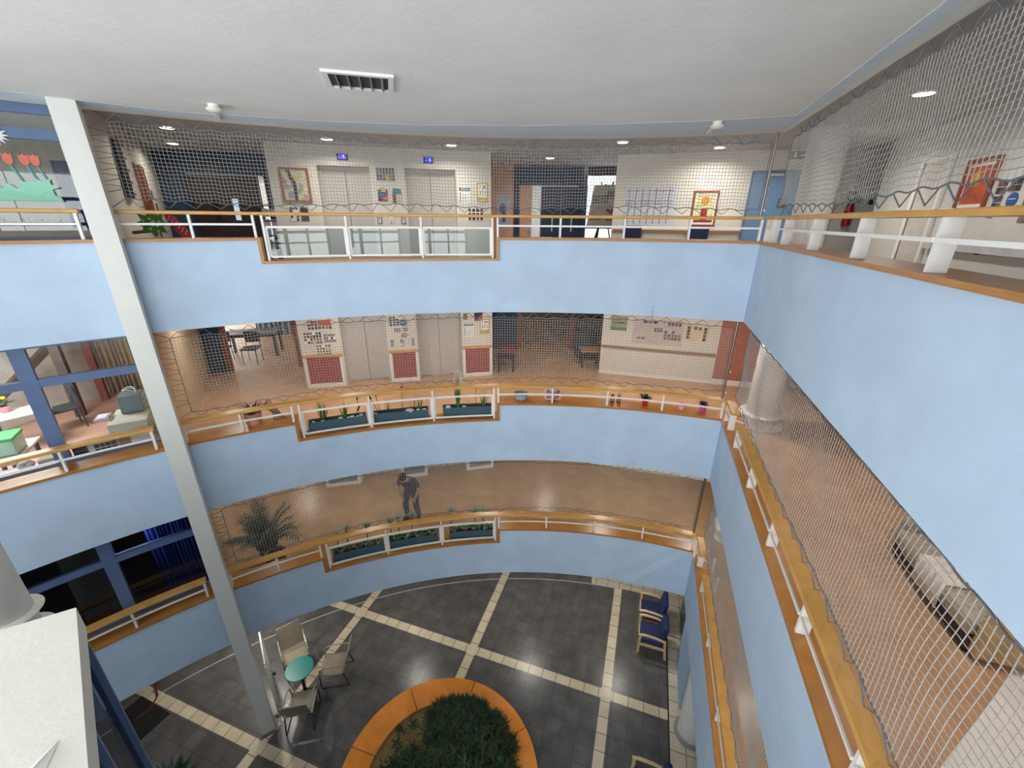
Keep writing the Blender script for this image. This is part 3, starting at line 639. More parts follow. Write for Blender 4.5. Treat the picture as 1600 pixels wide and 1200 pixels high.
picture(RW, 1.81, 2.36, -.1, .67, .002, 'framed_picture', 'framed picture of an orange sun above a red shape, right of the planning chart', 'picture', BROWNW, art_sun, .04)
def art_red(w, a, t0, t1, z0, z1, d):
    w.box(a, t0, t1, z0, z1, d, d+.006, 0); w.box(a, t0+.03, t1-.03, z0+.08, z1-.04, d+.006, d+.008, 1); w.disc(a, (t0+t1)/2-.06, (z0+z1)/2+.1, .1, d+.008, d+.011, 2, 20)
    return [PAPER, mat('art_terracotta', (190,84,44), .5, var=.15), mat('art_sun', (206,160,40), .5, var=.1)]
picture(RB, 3.4-.78, 3.4-.12, .12, .84, .002, 'framed_picture', 'framed terracotta picture with a yellow sun on the right corridor wall', 'picture', BROWNW, art_red, .06)
for t0, t1, z0, z1, lb in ((3.38,3.56,.36,.53,'photo print just right of the terracotta sun picture'), (3.6,3.8,.38,.53,'photo print above the round blue sticker in the right corridor'), (3.4,3.56,.18,.34,'photo print left of the round blue sticker in the right corridor'), (3.38,3.5,.08,.15,'small photo print below the others beside the terracotta sun picture'), (3.92,4.15,.2,.38,'photo print with a blue sky right of the round sticker'), (3.95,4.15,.02,.14,'dark photo print lowest and farthest right in the right corridor')):
    flat(RB, 'photo_print', lb, 'photo', t0, t1, z0, z1, photos(RB, 2, 2, .08), PM)
a = MB(); RB.disc(a, 3.72, .28, .09, .002, .008, 0, 24); RB.box(a, 3.66, 3.78, .29, .3, .008, .01, 1)
a.build('round_sticker', [mat('blue_disc', (44,84,150)), PAPER], None, 'round blue sticker among photos in the top right corridor', 'sticker')
flat(RA, 'sign', 'small dark green safety sign right of the fire extinguisher', 'sign', .85, .94, .38, .49, lambda *a: None, [mat('sign_green', (24,84,60), .5)])
flat(RA, 'sign', 'black plate at the far right beside the green safety sign', 'sign', 1.09, 1.17, .36, .5, lambda *a: None, [BLACK])
# middle storey posters on the back right wall
flat(RW, 'poster', 'green landscape poster at the upper left of the middle storey white wall', 'poster', .21, .64, -2.76, -2.36, lambda a, t0, t1, z0, z1, d: (RW.box(a, t0, t1, z0, z0+.1, d, d+.003, 1), RW.box(a, t0+.05, t1-.05, z0+.2, z0+.23, d, d+.003, 2), RW.poly(a, [(t0+.1,z1),(t0+.3,z1-.12),(t0+.42,z1-.12),(t0+.4,z1)], d, d+.003, 3)), [mat('poster_sage', (150,156,120), .6, var=.1), mat('poster_moss', (100,120,70), .6), CHAR, mat('poster_ochre', (176,150,90), .6)])
def board(a, t0, t1, z0, z1, d):
    for q in ((.02,.17,.03,.13),(.2,.42,.56,.7),(.55,.75,.56,.68)): pass
    for (u0, u1, v0, v1, c, r) in ((.12,.34,.12,.25,2,2),(.24,.62,.56,.64,3,1),(.54,.76,.34,.46,3,2),(.8,1.23,.15,.4,5,3),(.86,1.2,.52,.62,4,1)):
        photos(RW, c, r, .2, .9)(a, t0+u0, t0+u1, z0+v0, z0+v1, d)
    RW.box(a, t0+.78, t0+.785, z0, z1, d, d+.002, 5)
flat(RW, 'notice_board', 'wide pale board of small photos on the middle storey white wall', 'notice board', .8, 2.06, -3.07, -2.4, board, [mat('board_pale', (200,186,178), .6)]+PHO+[GREY])
flat(RW, 'poster', 'cream poster with little photo strips right of the wide photo board', 'poster', 2.1, 2.7, -2.9, -2.48, lambda a, t0, t1, z0, z1, d: [photos(RW, 1, 4, .15)(a, t0+u, t0+u+.09, z0+v0, z0+v1, d) for u, v0, v1 in ((.05,.05,.4),(.2,.3,.4),(.32,.3,.38),(.45,.02,.38))], [mat('poster_cream', (222,204,166), .6)]+PHO)
# left wall items, top storey
t = thing('coat_rack', 'dark slatted rack on the left end wall of the top gallery', 'rack', LF.p(1.9, .05, .25))
m = MB(); LF.poly(m, [(1.75,.3),(2.1,.3),(2.2,1.25),(1.85,1.2)], .04, .075); m.build('panel', BLACK, t)
m = MB()
for j in range(5): LF.box(m, 2.1+.02*j, 2.3+.02*j, .35+.19*j, .39+.19*j, .04, .07)
m.build('slats', CHAR, t)
a = MB(); LF.box(a, 3.1, 3.9, -.3, .95, .002, .03); a.build('cork_board', BROWNW, None, 'red brown board on the left end wall behind the green cut-out flower', 'board')
for i, (x, z) in enumerate(((4.15,.35),(4.3,.1),(4.4,-.2))):
    flat(LF, 'photo_print', ['highest', 'middle', 'lowest'][i]+' of three dark prints on the left end wall beyond the brown board', 'photo', x, x+.14, z, z+.18, lambda *a: None, [PHO[i]])
# ------------------------------------------------------------------ ceiling fittings
def rotbox(mb, c, d, a, mi=0): return mb.box(c, d, rz=a, mi=mi)
t = thing('vent_grille', 'rectangular white framed ventilation grille with dark slats in the ceiling', 'vent', (-1.46, 4.68, CZ-.05))
va = math.atan2(.15, .55); ax = Vector((cos(va), sin(va), 0)); ay = Vector((-sin(va), cos(va), 0)); c0 = Vector((-1.46, 4.68, CZ))
m = MB()
for s_, L, o in ((1,.62,.24),(-1,.62,.24)): m.box(c0+ay*s_*o+Vector((0,0,-.012)), (.62, .05, .022), rz=va)
for s_ in (1, -1): m.box(c0+ax*s_*.285+Vector((0,0,-.012)), (.05, .43, .022), rz=va)
m.build('frame', WSTEEL, t)
m = MB().box(c0+Vector((0,0,-.003)), (.53, .43, .004), rz=va); m.build('dark_duct', mat('duct_dark', (70,68,66), .8), t)
for i in range(5):
    p = c0+ax*(-.2+.1*i)+Vector((0,0,-.014)); M3 = Matrix.Rotation(va, 3, 'Z') @ Matrix.Rotation(rad(55), 3, 'Y')
    MB().box(p, (.05, .42, .004), M=M3).build('slat', mat('slat_grey', (120,118,114), .5, metal=.3), t)
for i, (x, y, x2, y2) in enumerate(((-3.45, 5.6, -3.92, 6.42), (2.64, 6.27, 2.83, 7.0))):
    t = thing('smoke_detector', ['white round smoke detector on the ceiling at the left with a short conduit', 'white round smoke detector on the ceiling at the right with a short conduit'][i], 'smoke detector', (x, y, CZ-.1))
    MB().lathe((x, y, CZ), [(.06,-.045),(.06,-.002)], 16).build('base', WSTEEL, t)
    MB().lathe((x, y, CZ), [(.04,-.085),(.06,-.08),(.085,-.06),(.085,-.045)], 18).build('head', mat('detector_cream', (226,222,206), .5), t, smooth=True)
    MB().beam((x, y, CZ-.012), (x2, y2, CZ-.012), .045, .022).build('conduit', WSTEEL, t)
DL = [(-6.03,8.33,'nearest the left end wall'), (-7.2,10.0,'in front of the left hall header'), (-3.66,9.3,'above the left lift door'), (-1.31,9.9,'above the right lift door'), (.9,11.7,'in front of the right hall'), (2.14,9.38,'above the easel'), (4.29,9.9,'in front of the blue door'), (4.89,5.91,'large in the near right corridor'), (5.71,8.32,'beside the white column')]
LTS = []
for x, y, lb in DL:
    t = thing('downlight', f'lit recessed round downlight {lb}', 'downlight', (x, y, GC-.02), 'downlights in the top gallery ceiling')
    MB().lathe((x, y, GC), [(.12,-.02),(.13,-.012),(.13,-.001)], 18).build('rim', WSTEEL, t)
    MB().lathe((x, y, GC), [(.1,-.024),(.1,-.018)], 18).build('diffuser', EMIT, t)
    LTS.append((x, y, GC-.06, 1))
def lamp(x, y, z, e, size=.22, color=(1,.94,.86), spread=160):
    l = bpy.data.lights.new('lamp_or_fill_light', 'AREA'); l.shape = 'DISK'; l.size = size; l.energy = e; l.color = color; l.spread = rad(spread)
    o = bpy.data.objects.new('lamp_or_fill_light', l); COL.objects.link(o); o.location = (x, y, z)
    return o
# ------------------------------------------------------------------ blue framed windows at the left
for k in range(3):
    z0, z1 = LED[k], [CZ, SOF[0], SOF[1]][k]
    if k == 0: z1 = GC
    m = MB(); O = .36
    for th, hw in ((-35.15,.12), (-41.9,.45), (-48,.45), (-54,.45), (-60,.45)): m.sweep(ARC, [th-hw, th+hw], O-.05, O+.06, z0, z1)
    tr = [z0-.02, [.9, -2.08, -5.1][k]]+([1.17] if k == 0 else [z1-.03])
    for i, z in enumerate(tr): m.sweep(ARC, lerp(-62, -35.2, 26), O-.045, O+.05, z-.055, z+.055)
    f = struct(m, f'window_{k+1}', WFRAME, f'blue framed window band left of the white post on the {LEV[k]} storey')
    g = MB()
    for a in (-35.0, -41.9, -48, -54): b = {-35.0:-41.9, -41.9:-48, -48:-54, -54:-60}[a]; g.sweep(ARC, lerp(a-.4, b+.4, 5), O, O+.008, z0+.1, z1-.002)
    g.build('glass_pane', [GLASS, GLASS, GLASSD][k], f)
# room behind: floors, walls
rp = [ARC(t, .45) for t in lerp(-62, -36.2, 14)]+[(-5.9, 6.2), (-8.5, 10.65), (-9.75, 9.4), (-14.2, 9.4), (-14.2, 2.4)]
struct(MB().prism(rp, FLO[1]-.0, FLO[1]+.006), 'floor', TERRA, 'terracotta floor of the room behind the middle left window')
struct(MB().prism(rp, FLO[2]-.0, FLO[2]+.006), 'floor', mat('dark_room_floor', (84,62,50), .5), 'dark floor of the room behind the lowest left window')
struct(MB().prism(rp, FLO[0]-.0, FLO[0]+.006), 'floor', VINYLG, 'grey floor of the room behind the top left window')
STONEW = mat('mottled_stone_wall', (200,192,184), .85, var=.16, scale=1.6, bump=.5)
m = MB(); w = WF((-10.6, 5.0), (-9.85, 9.4)); w.box(m, 0, w.L, FLO[1], SOF[0], -.15, 0); struct(m, 'wall_room', STONEW, 'mottled grey wall inside the middle left room')
m = MB(); w2 = WF((-9.85, 9.4), (-8.45, 10.65)); w2.box(m, 0, w2.L, FLO[1], SOF[0], -.15, 0); struct(m, 'wall_room', mat('rosy_wall', (150,112,98), .8, var=.05), 'rosy brown end wall of the middle left room')
for k in (0, 2):
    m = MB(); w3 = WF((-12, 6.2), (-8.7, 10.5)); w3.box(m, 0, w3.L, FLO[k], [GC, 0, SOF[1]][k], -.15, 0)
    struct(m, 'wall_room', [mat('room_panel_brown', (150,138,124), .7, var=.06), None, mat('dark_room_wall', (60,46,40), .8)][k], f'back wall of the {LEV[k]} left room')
def prop(mb, name, mats, label, cat, group=None, smooth=False, bevel=0): return mb.build(name, mats, None, label, cat, group, smooth=smooth, bevel=bevel)
z2 = FLO[1]+.006
prop(MB().box((-9.55, 8.95, (z2+SOF[0])/2), (.13, .13, SOF[0]-z2), rz=.5), 'room_column', mat('red_brown_paint', (122,56,50), .6), 'red brown column inside the middle left room', 'column')
prop(MB().box((-9.3, 8.1, (z2+SOF[0])/2), (.15, .15, SOF[0]-z2), rz=.5), 'room_column', mat('dark_brown_paint', (80,62,58), .6), 'dark brown column inside the middle left room', 'column')
prop(MB().beam((-9.75, 7.1, -3.3), (-9.5, 8.85, -2.1), .1, .14), 'brace', mat('dark_brown_paint', (80,62,58)), 'dark diagonal brace between the columns of the middle left room', 'brace')
def curtain(name, pts, z0, z1, m_, label, amp=.035):
    mb = MB(); n = 60; vs = []
    for i in range(n+1):
        u = i/n*(len(pts)-1); j = min(int(u), len(pts)-2); p = Vector(pts[j]).lerp(Vector(pts[j+1]), u-j)
        d = (Vector(pts[j+1])-Vector(pts[j])).normalized(); nn = Vector((-d.y, d.x))
        for z, s_ in ((z0, 1.3), ((z0+z1)/2, 1), (z1, .8)):
            q = p+nn*amp*s_*sin(i*1.25+sin(i*.3)); vs.append((q.x, q.y, z))
    mb.add(vs, [(i*3+j, i*3+3+j, i*3+4+j, i*3+1+j) for i in range(n) for j in range(2)])
    o = mb.build(name, m_, None, label, 'curtain', smooth=True); s = o.modifiers.new('thick', 'SOLIDIFY'); s.thickness = .006; return o
curtain('curtain', [(-9.7,9.25), (-9.0,9.95)], z2+.02, SOF[0]-.02, mat('greige_cloth', (176,160,142), .9, var=.08), 'greige curtain hanging at the back of the middle left room')
curtain('curtain', [ARC(-39.3,.62), ARC(-35.9,.62)], LED[2]-.3, SOF[1]-.02, mat('royal_blue_cloth', (64,92,200), .9, var=.08), 'royal blue curtain behind the lowest left window', .045)
mb = MB(); c_ = ARC(-36.0, .75)
for i in range(24):
    pass
o = curtain('curtain', [ARC(-36.9,.7), ARC(-35.8,.7)], -.15, .66, mat('violet_blue_cloth', (58,56,128), .9, var=.1), 'violet blue tied curtain behind the top left window', .05)
# middle room furniture
t = thing('cabinet', 'white cabinet on a black base inside the middle left window', 'cabinet', (-6.25, 6.3, z2))
ca = .55; M = Matrix.Rotation(ca, 3, 'Z')
MB().box((-6.42, 6.32, z2+.2), (.5, .72, .4), rz=ca).build('base', BLACK, t)
m = MB().box((-6.42, 6.32, z2+.655), (.5, .72, .51), rz=ca); m.build('body', mat('cabinet_white', (216,212,200), .5), t, bevel=.008)
t = thing('drawer_unit', 'grey plastic three drawer unit on top of the white cabinet', 'drawer unit', (-6.5, 6.62, -3.1))
dm = mat('drawer_grey', (122,134,140), .4)
MB().box((-6.5, 6.5, -2.94), (.3, .3, .3), rz=ca).build('body', dm, t, bevel=.01)
for i in range(3):
    MB().box(Vector((-6.5, 6.5, -3.035+.095*i))+M @ Vector((.155, 0, 0)), (.02, .26, .08), rz=ca).build('drawer', mat('drawer_face', (140,152,158), .35), t)
    MB().box(Vector((-6.5, 6.5, -3.035+.095*i))+M @ Vector((.155, -.0, 0))+Vector((0,0,0))+(M @ Vector((.015,0,.01))), (.02, .1, .02), rz=ca).build('handle', LGREY, t)
t = thing('cable_coil', 'white looped cable lying on the grey drawer unit', 'cable', (-6.5, 6.5, -2.79))
MB().tube([(-6.5+.1*cos(a/3), 6.5+.1*sin(a/3)*.6, -2.775+.05*abs(sin(a/3))+.004*a/3) for a in range(30)], .006, 5).build('cable', PAPER, t)
t = prop(MB().box((-6.7, 6.12, -3.07), (.17, .26, .05), rz=ca).box((-6.7, 6.12, -3.041), (.12, .19, .008), rz=ca, mi=1), 'tissue_box', [mat('lilac_card', (210,176,206), .6), PAPER], 'lilac box with white paper lying on the white cabinet', 'box')
def onsill(th, o, sz, z, mats, name, label, cat, rz=None, mi=0, extra=None):
    a = ARC(th, o); rz = -rad(th) if rz is None else rz
    m = MB().box((a[0], a[1], z+sz[2]/2), sz, rz=rz, mi=mi)
    if extra: extra(m, Vector((a[0], a[1], z)), Matrix.Rotation(rz, 3, 'Z'))
    return prop(m, name, mats, label, cat)
zs = LED[1]-.045
struct(MB().sweep(ARC, lerp(-62, -36.3, 20), .42, .75, LED[1]-.1, LED[1]-.046), 'trim_4', mat('inner_sill_grey', (150,146,140), .5), 'inner sill of the middle left window')
def grid(m, c, M3):
    for i in range(4):
        for j in range(2): m.box(c+M3 @ Vector((-.06+.062*i, -.105, .06+.075*j)), (.052, .006, .062), M=M3, mi=1)
onsill(-39.6, .56, (.3, .2, .2), zs, [PAPER, CHAR], 'printed_box', 'white box printed with rows of dark squares behind the middle left handrail', 'box', extra=grid)
onsill(-38.25, .56, (.12, .16, .16), zs, [mat('kraft_card', (176,138,96), .8)], 'cardboard_box', 'small brown cardboard box beside the white printed box', 'box')
onsill(-41.0, .56, (.14, .16, .19), zs, [mat('dark_purple_card', (58,40,70), .6)], 'purple_box', 'dark purple box beside the window mullion, middle storey', 'box')
onsill(-42.85, .56, (.2, .16, .11), zs, [mat('beige_card', (190,176,152), .7)], 'beige_box', 'low beige box left of the window mullion, middle storey', 'box')
onsill(-39.6, .56, (.22, .12, .018), zs+.201, [PAPER], 'paper_stack', 'sheaf of white paper lying on the printed box', 'paper')
m = MB()
for i in range(9): m.ball((ARC(-43.9-.12*(i % 4), .5+.04*(i % 3))[0], ARC(-43.9-.12*(i % 4), .5+.04*(i % 3))[1], zs+.07+.02*(i % 2)), .055, 8, 6, (1,1,.8))
prop(m, 'plastic_bag', mat('clear_bag', (190,184,180), .25, var=.1), 'crumpled clear plastic bag left of the low beige box', 'bag', smooth=True)
t = thing('work_table', 'white topped table on dark legs by the middle left window', 'table', (-8.9, 6.8, z2))
tm = Matrix.Rotation(.9, 3, 'Z')
MB().box((-8.9, 6.8, -3.31), (.75, .5, .035), rz=.9).build('table_top', PAPER, t, bevel=.006)
for a, b in ((.33,.2),(-.33,.2),(.33,-.2),(-.33,-.2)):
    q = Vector((-8.9, 6.8, 0))+tm @ Vector((a, b, 0)); MB().box((q.x, q.y, (z2-3.33)/2), (.04, .04, -3.33-z2)).build('leg', CHAR, t)
t = thing('flower_pot', 'yellow flowers with dark leaves on the white topped table', 'flowers', (-9.1, 6.75, -3.292))
MB().lathe((-9.1, 6.75, -3.292), [(.05,0),(.07,.12),(.06,.12)], 12).build('pot', mat('pink_pot', (216,130,140), .5), t)
m = MB(); m2 = MB()
for i in range(26):
    a = random.uniform(0, 6.3); m.blade((-9.1, 6.75, -3.18), (cos(a), sin(a), .8), .2, .05, .5, 3)
for i in range(9): m2.ball((-9.1+random.uniform(-.14,.02), 6.75+random.uniform(-.1,.1), -3.03+random.uniform(-.03,.06)), .035, 7, 5)
m.build('leaves', LEAFD, t); m2.build('blossoms', mat('yellow_petal', (240,200,50), .6), t, smooth=True)
t = thing('storage_box', 'bright green topped storage box inside the middle left window', 'box', (-7.5, 5.5, -3.3))
bm_ = Matrix.Rotation(1.0, 3, 'Z')
MB().box((-7.55, 5.42, -3.18), (.3, .36, .23), rz=.55).build('box_body', mat('mint_plastic', (196,226,200), .35), t, bevel=.01)
MB().box((-7.55, 5.42, -3.05), (.33, .39, .05), rz=.55).build('lid', mat('bright_green_plastic', (70,200,100), .35), t, bevel=.01)
t = thing('side_table', 'pale table carrying the green topped storage box', 'table', (-7.6, 5.4, z2))
MB().box((-7.6, 5.38, -3.32), (.55, .9, .035), rz=.55).build('table_top', mat('pink_white', (226,206,204), .5), t)
for a, b in ((.22,.38),(-.22,.38),(.22,-.38),(-.22,-.38)):
    q = Vector((-7.6, 5.38, 0))+Matrix.Rotation(.55, 3, 'Z') @ Vector((a, b, 0)); MB().box((q.x, q.y, (z2-3.34)/2), (.04, .04, -3.34-z2)).build('leg', CHAR, t)
# simple stacking chair used in several rooms
def chair(label, group=None, seat=CHAR, back=CHAR, leg=CHAR, name='chair'):
    t = thing(name, label, 'chair', (0,0,0), group)
    MB().box((0, 0, .45), (.44, .44, .05)).build('seat', seat, t, bevel=.015)
    MB().box((0, -.21, .74), (.42, .035, .34), M=Matrix.Rotation(rad(-8), 3, 'X')).build('backrest', back, t, bevel=.015)
    for x in (-.19, .19):
        MB().tube([(x, .19, 0), (x, .18, .43)], .013, 6).build('leg', leg, t)
        MB().tube([(x, -.22, 0), (x, -.2, .45), (x, -.235, .88)], .013, 6).build('leg', leg, t)
    return t
c = chair('dark chair under the white topped table in the middle left room'); put(c, (-8.95, 7.5, z2), 2.6)
# cut-out decorations on the top left window glass
def cutout(name, label, th0, pts_list, mats_, ob=.30):
    a = MB()
    for pts, mi in pts_list:
        n = len(pts); vs = []
        for o in (ob, ob+.006):
            for t_, z in pts: q = ARC(th0+t_/ (R+.3)*180/PI, o); vs.append((q[0], q[1], z))
        a.add(vs, [(j, (j+1) % n, (j+1) % n+n, j+n) for j in range(n)]+[tuple(range(n)), tuple(range(n, 2*n))], mi)
    return a.build(name, mats_, None, label, 'paper cut-out')
def ell(cx, cz, rx, rz, n=16, a0=0, a1=2*PI): return [(cx+rx*cos(a0+(a1-a0)*i/n), cz+rz*sin(a0+(a1-a0)*i/n)) for i in range(n)]
MINT = mat('mint_paper', (150,214,186), .7, var=.02); CORAL = mat('coral_paper', (226,120,100), .7, var=.05)
cutout('paper_grass', 'long mint green paper hill with a pond cut-out on the top left window', -38.6, [([(-.9,.17),(.36,.17),(.34,.22),(.26,.26),(.22,.36),(.14,.385),(.05,.38),(.0,.3),(-.06,.36),(-.12,.3),(-.2,.385),(-.36,.39),(-.5,.34),(-.9,.36)], 0), ([(-.38,.24),(-.22,.24),(-.28,.31),(-.31,.33)], 1)], [MINT, mat('slate_paper', (90,100,120), .7)])
cutout('paper_star_leaf', 'mint green star shaped paper leaf at the right of the paper hill', -37.25, [([(.13*(1 if i % 2 == 0 else .5)*cos(i*PI/6), .33+.11*(1 if i % 2 == 0 else .5)*sin(i*PI/6)) for i in range(12)], 0)], [MINT], .29)
for i, (th, lb) in enumerate(((-38.55, 'leftmost'), (-37.8, 'middle'), (-37.3, 'rightmost'))):
    cutout('paper_tulip', f'{lb} of three coral paper tulips on the top left window', th, [([(-.04,.68),(-.04,.6),(-.02,.565),(.02,.565),(.04,.6),(.04,.68),(.02,.66),(0,.685),(-.02,.66)], 0), ([(-.008,.56),(.008,.56),(.075,.36),(.055,.36)], 1)], [CORAL, mat('teal_paper', (90,170,160), .7)], .315)
cutout('paper_daisy', 'white paper daisy with a yellow centre at the far left window', -38.75, [([(.12*(1 if i % 2 == 0 else .55)*cos(i*PI/14), .86+.11*(1 if i % 2 == 0 else .55)*sin(i*PI/14)) for i in range(28)], 0), (ell(0, .86, .035, .035), 1)], [PAPER, mat('yellow_paper', (226,196,70), .7)])
# ------------------------------------------------------------------ left end decorations by the top balustrade
t = thing('paper_tree', 'green spotted paper tree on a brown stick behind the top left balustrade', 'decoration', (-5.85, 7.25, FLO[0]))
m = MB(); fr = WF((-6.1, 7.2), (-5.1, 7.5))
pts = [(.22+.24*(1 if i % 2 == 0 else .62)*cos(i*PI/8), -.1+.21*(1 if i % 2 == 0 else .62)*sin(i*PI/8)) for i in range(16)]
fr.poly(m, pts, 0, .02, 0)
for i in range(11): fr.disc(m, .22+.15*cos(i*2.4)*(i/11), -.1+.14*sin(i*2.4)*(i/11), .022, .02, .024, 1, 10)
m.build('crown', [mat('grass_green_card', (70,130,50), .6, var=.1), mat('pale_green_dot', (176,206,120), .6)], t)
MB().tube([fr.p(-.1, -.02, -.24), fr.p(.2, -.02, -.21)], .025, 8).build('stick', BROWNW, t)
MB().tube([fr.p(.3, -.03, FLO[0]), fr.p(.28, -.03, -.1)], .012, 8).build('support', BROWNW, t)
t = thing('paper_mushroom', 'red and white spotted paper mushroom cap right of the green paper tree', 'decoration', (-5.6, 7.5, FLO[0]))
m = MB(); fr = WF((-5.92, 7.55), (-5.4, 7.7))
fr.poly(m, [(.02,.07),(.1,.06),(.2,-.03),(.3,-.17),(.34,-.3),(.24,-.33),(.12,-.2),(.06,-.08)], 0, .02, 0)
for i in range(12): fr.disc(m, .08+.02*i, .0-.023*i+(.03 if i % 2 else -.03), .014, .02, .024, 1, 8)
m.build('cap', [mat('crimson_card', (206,50,66), .6), mat('pink_dot', (246,190,196), .6)], t)
fr2 = MB(); fr2.tube([fr.p(.2, -.02, FLO[0]), fr.p(.2, -.02, -.1)], .012, 8); fr2.build('support', BROWNW, t)
# ------------------------------------------------------------------ easel, wire rack, chairs, extinguisher, door, column
t = thing('easel', 'wooden easel holding a beige photo board in the right hall', 'easel', (2.4, 12.0, FLO[0]))
for x0, x1 in ((2.05, 2.62), (2.75, 2.3)): MB().beam((x0, 11.95, FLO[0]), (x1, 12.1, .95), .05, .03).build('leg', DARKW, t)
MB().beam((2.35, 12.7, FLO[0]), (2.42, 12.12, .9), .05, .03).build('rear_leg', DARKW, t)
MB().beam((1.9, 11.93, -.17), (2.7, 11.93, -.17), .06, .05).build('ledge', DARKW, t)
t = thing('display_board', 'beige display board of small photos with a dark red heart standing on the easel', 'board', (2.35, 11.95, -.13))
ef = WF((1.95, 11.93), (2.75, 11.93)); m = MB(); ef.poly(m, [(0,-.13),(.85,-.13),(.95,.88),(.14,.86)], 0, .03, 0)
for u0, v0, c_, r_, w_, h_ in ((.12,.42,7,4,.42,.22),(.5,.55,5,4,.32,.2),(.08,.02,6,1,.3,.09),(.5,.0,2,1,.17,.1)):
    for i in range(c_):
        for j in range(r_): ef.box(m, u0+w_*i/c_, u0+w_*(i+.7)/c_, v0+h_*j/r_, v0+h_*(j+.7)/r_, .03, .034, 1+(i+j) % 3)
ef.poly(m, [(.6,.17),(.7,.24),(.71,.28),(.66,.3),(.6,.27),(.54,.3),(.49,.28),(.5,.24)], .03, .035, 4)
m.build('board', [mat('board_beige', (150,142,128), .7)]+PHO[:3]+[mat('heart_red', (120,30,44), .6)], t)
t = thing('magazine_rack', 'dark wire magazine rack left of the landscape painting', 'rack', (-5.5, 9.9, FLO[0]))
m = MB()
for x in (-5.78, -5.36): m.beam((x, 10.15, FLO[0]), (x, 10.3, .3), .025, .025)
for i in range(7): m.tube([(-5.78, 10.15+.02*i, -.7+.16*i), (-5.36, 10.15+.02*i, -.7+.16*i)], .012, 5)
m.build('frame', BLACK, t)
m = MB()
for i in range(4):
    for j in range(2): m.box((-5.68+.2*j, 10.2+.03*i, -.55+.22*i), (.15, .02, .17))
m.build('leaflets', LGREY, t)
nav = mat('navy_seat', (34,40,70), .7)
for i, u in enumerate((.52, 2.04)):
    c = chair(f'dark blue chair standing under the {["planning chart","orange sun picture"][i]}', 'dark blue chairs along the white back wall', nav, nav) if i == 0 else dup(c, (0,0,0), 0, 'dark blue chair standing under the orange sun picture')
    p = RW.p(u, .32, FLO[0]); put(c, p, math.atan2(-RW.n.x, RW.n.y))
t = thing('fire_extinguisher', 'red fire extinguisher with black hose on the corridor wall beside the column', 'fire extinguisher', RA.p(.47, .1, -.1))
p = RA.p(.47, .1, 0)
MB().lathe((p.x, p.y, 0), [(.02,-.06),(.075,-.06),(.08,-.03),(.08,.3),(.06,.38),(.03,.42),(.03,.44)], 16).build('cylinder', mat('signal_red', (150,20,22), .3), t, smooth=True)
MB().box((p.x-.02, p.y-.081, .16), (.07, .01, .12)).build('label_plate', LGREY, t)
m = MB(); m.box((p.x, p.y, .46), (.07, .05, .05)); m.beam((p.x, p.y, .47), (p.x+.13, p.y-.04, .5), .03, .02); m.build('valve', BLACK, t)
MB().tube([(p.x-.02+.09*cos(a)-.02, p.y-.02, .56+.1*sin(a)) for a in lerp(-1.2, 4.4, 16)], .012, 6).build('hose', BLACK, t)
t = thing('door', 'steel blue flush door at the far right corner of the top gallery', 'door', BD.p(.48, .01, FLO[0]))
m = MB(); BD.box(m, .03, .93, FLO[0]+.005, 1.02, .002, .05); m.build('door_leaf', DOORBL, t)
m = MB(); BD.box(m, .0, .03, FLO[0], 1.06, .002, .06); BD.box(m, .93, .97, FLO[0], 1.06, .002, .06); BD.box(m, .03, .93, 1.02, 1.06, .002, .06); m.build('door_frame', mat('door_frame_blue', (84,116,150), .5), t)
m = MB(); BD.box(m, .62, .8, .3, .5, .05, .056); m.build('notice_plate', mat('plate_grey_blue', (88,96,112), .5), t)
m = MB(); BD.box(m, .3, .62, .94, .99, .05, .1); m.build('door_closer', STEEL, t)
m = MB(); BD.box(m, .84, .9, -.0, .12, .05, .06); BD.box(m, .78, .88, .07, .085, .06, .1); m.build('handle', STEEL, t)
t = thing('exit_sign', 'dark green exit sign with white arrow hanging by the blue door', 'sign', (5.75, 9.6, 1.2))
m = MB(); xs = WF((5.6, 9.62), (5.92, 9.52)); xs.box(m, 0, .33, 1.2, 1.34, 0, .05); m.build('box', mat('exit_green', (36,74,62), .5), t)
m = MB(); xs.poly(m, [(.2,1.25),(.28,1.25),(.28,1.22),(.32,1.265),(.28,1.31),(.28,1.28),(.2,1.28)], .05, .053); xs.box(m, .09, .13, 1.23, 1.3, .05, .053); xs.disc(m, .11, 1.315, .015, .05, .053, 0, 8); m.build('pictogram', PAPER, t)
m = MB(); m.tube([xs.p(.16, .025, 1.34), xs.p(.16, .025, GC)], .008, 6); m.build('hanger', STEEL, t)
for k in range(3):
    x, y = 5.28, 8.0; zc = [GC, SOF[0], SOF[1]][k]
    t = thing('round_column', f'round white column in the right corridor of the {LEV[k]} storey', 'column', (x, y, FLO[k]), 'round white columns of the right corridor')
    MB().lathe((x, y, 0), [(.29, FLO[k]), (.29, zc)], 36).build('shaft', WHITEP, t, smooth=True)
    m = MB().lathe((x, y, FLO[k]), [(.3,.0),(.43,.0),(.45,.02),(.43,.04),(.3,.04)], 36); m.build('base_ring', WSTEEL, t, smooth=True)
    m = MB().lathe((x, y, FLO[k]+.26), [(.295,.0),(.4,.0),(.42,.015),(.4,.03),(.295,.03)], 36); m.build('collar', WSTEEL, t, smooth=True)
t = thing('door', 'grey white door in a pale frame on the right corridor wall of the top storey', 'door', RB.p(1.8, .02, FLO[0]))
m = MB(); RB.box(m, 1.5, 2.16, FLO[0]+.005, .93, .002, .03); m.build('door_leaf', mat('door_pale', (204,198,192), .5), t)
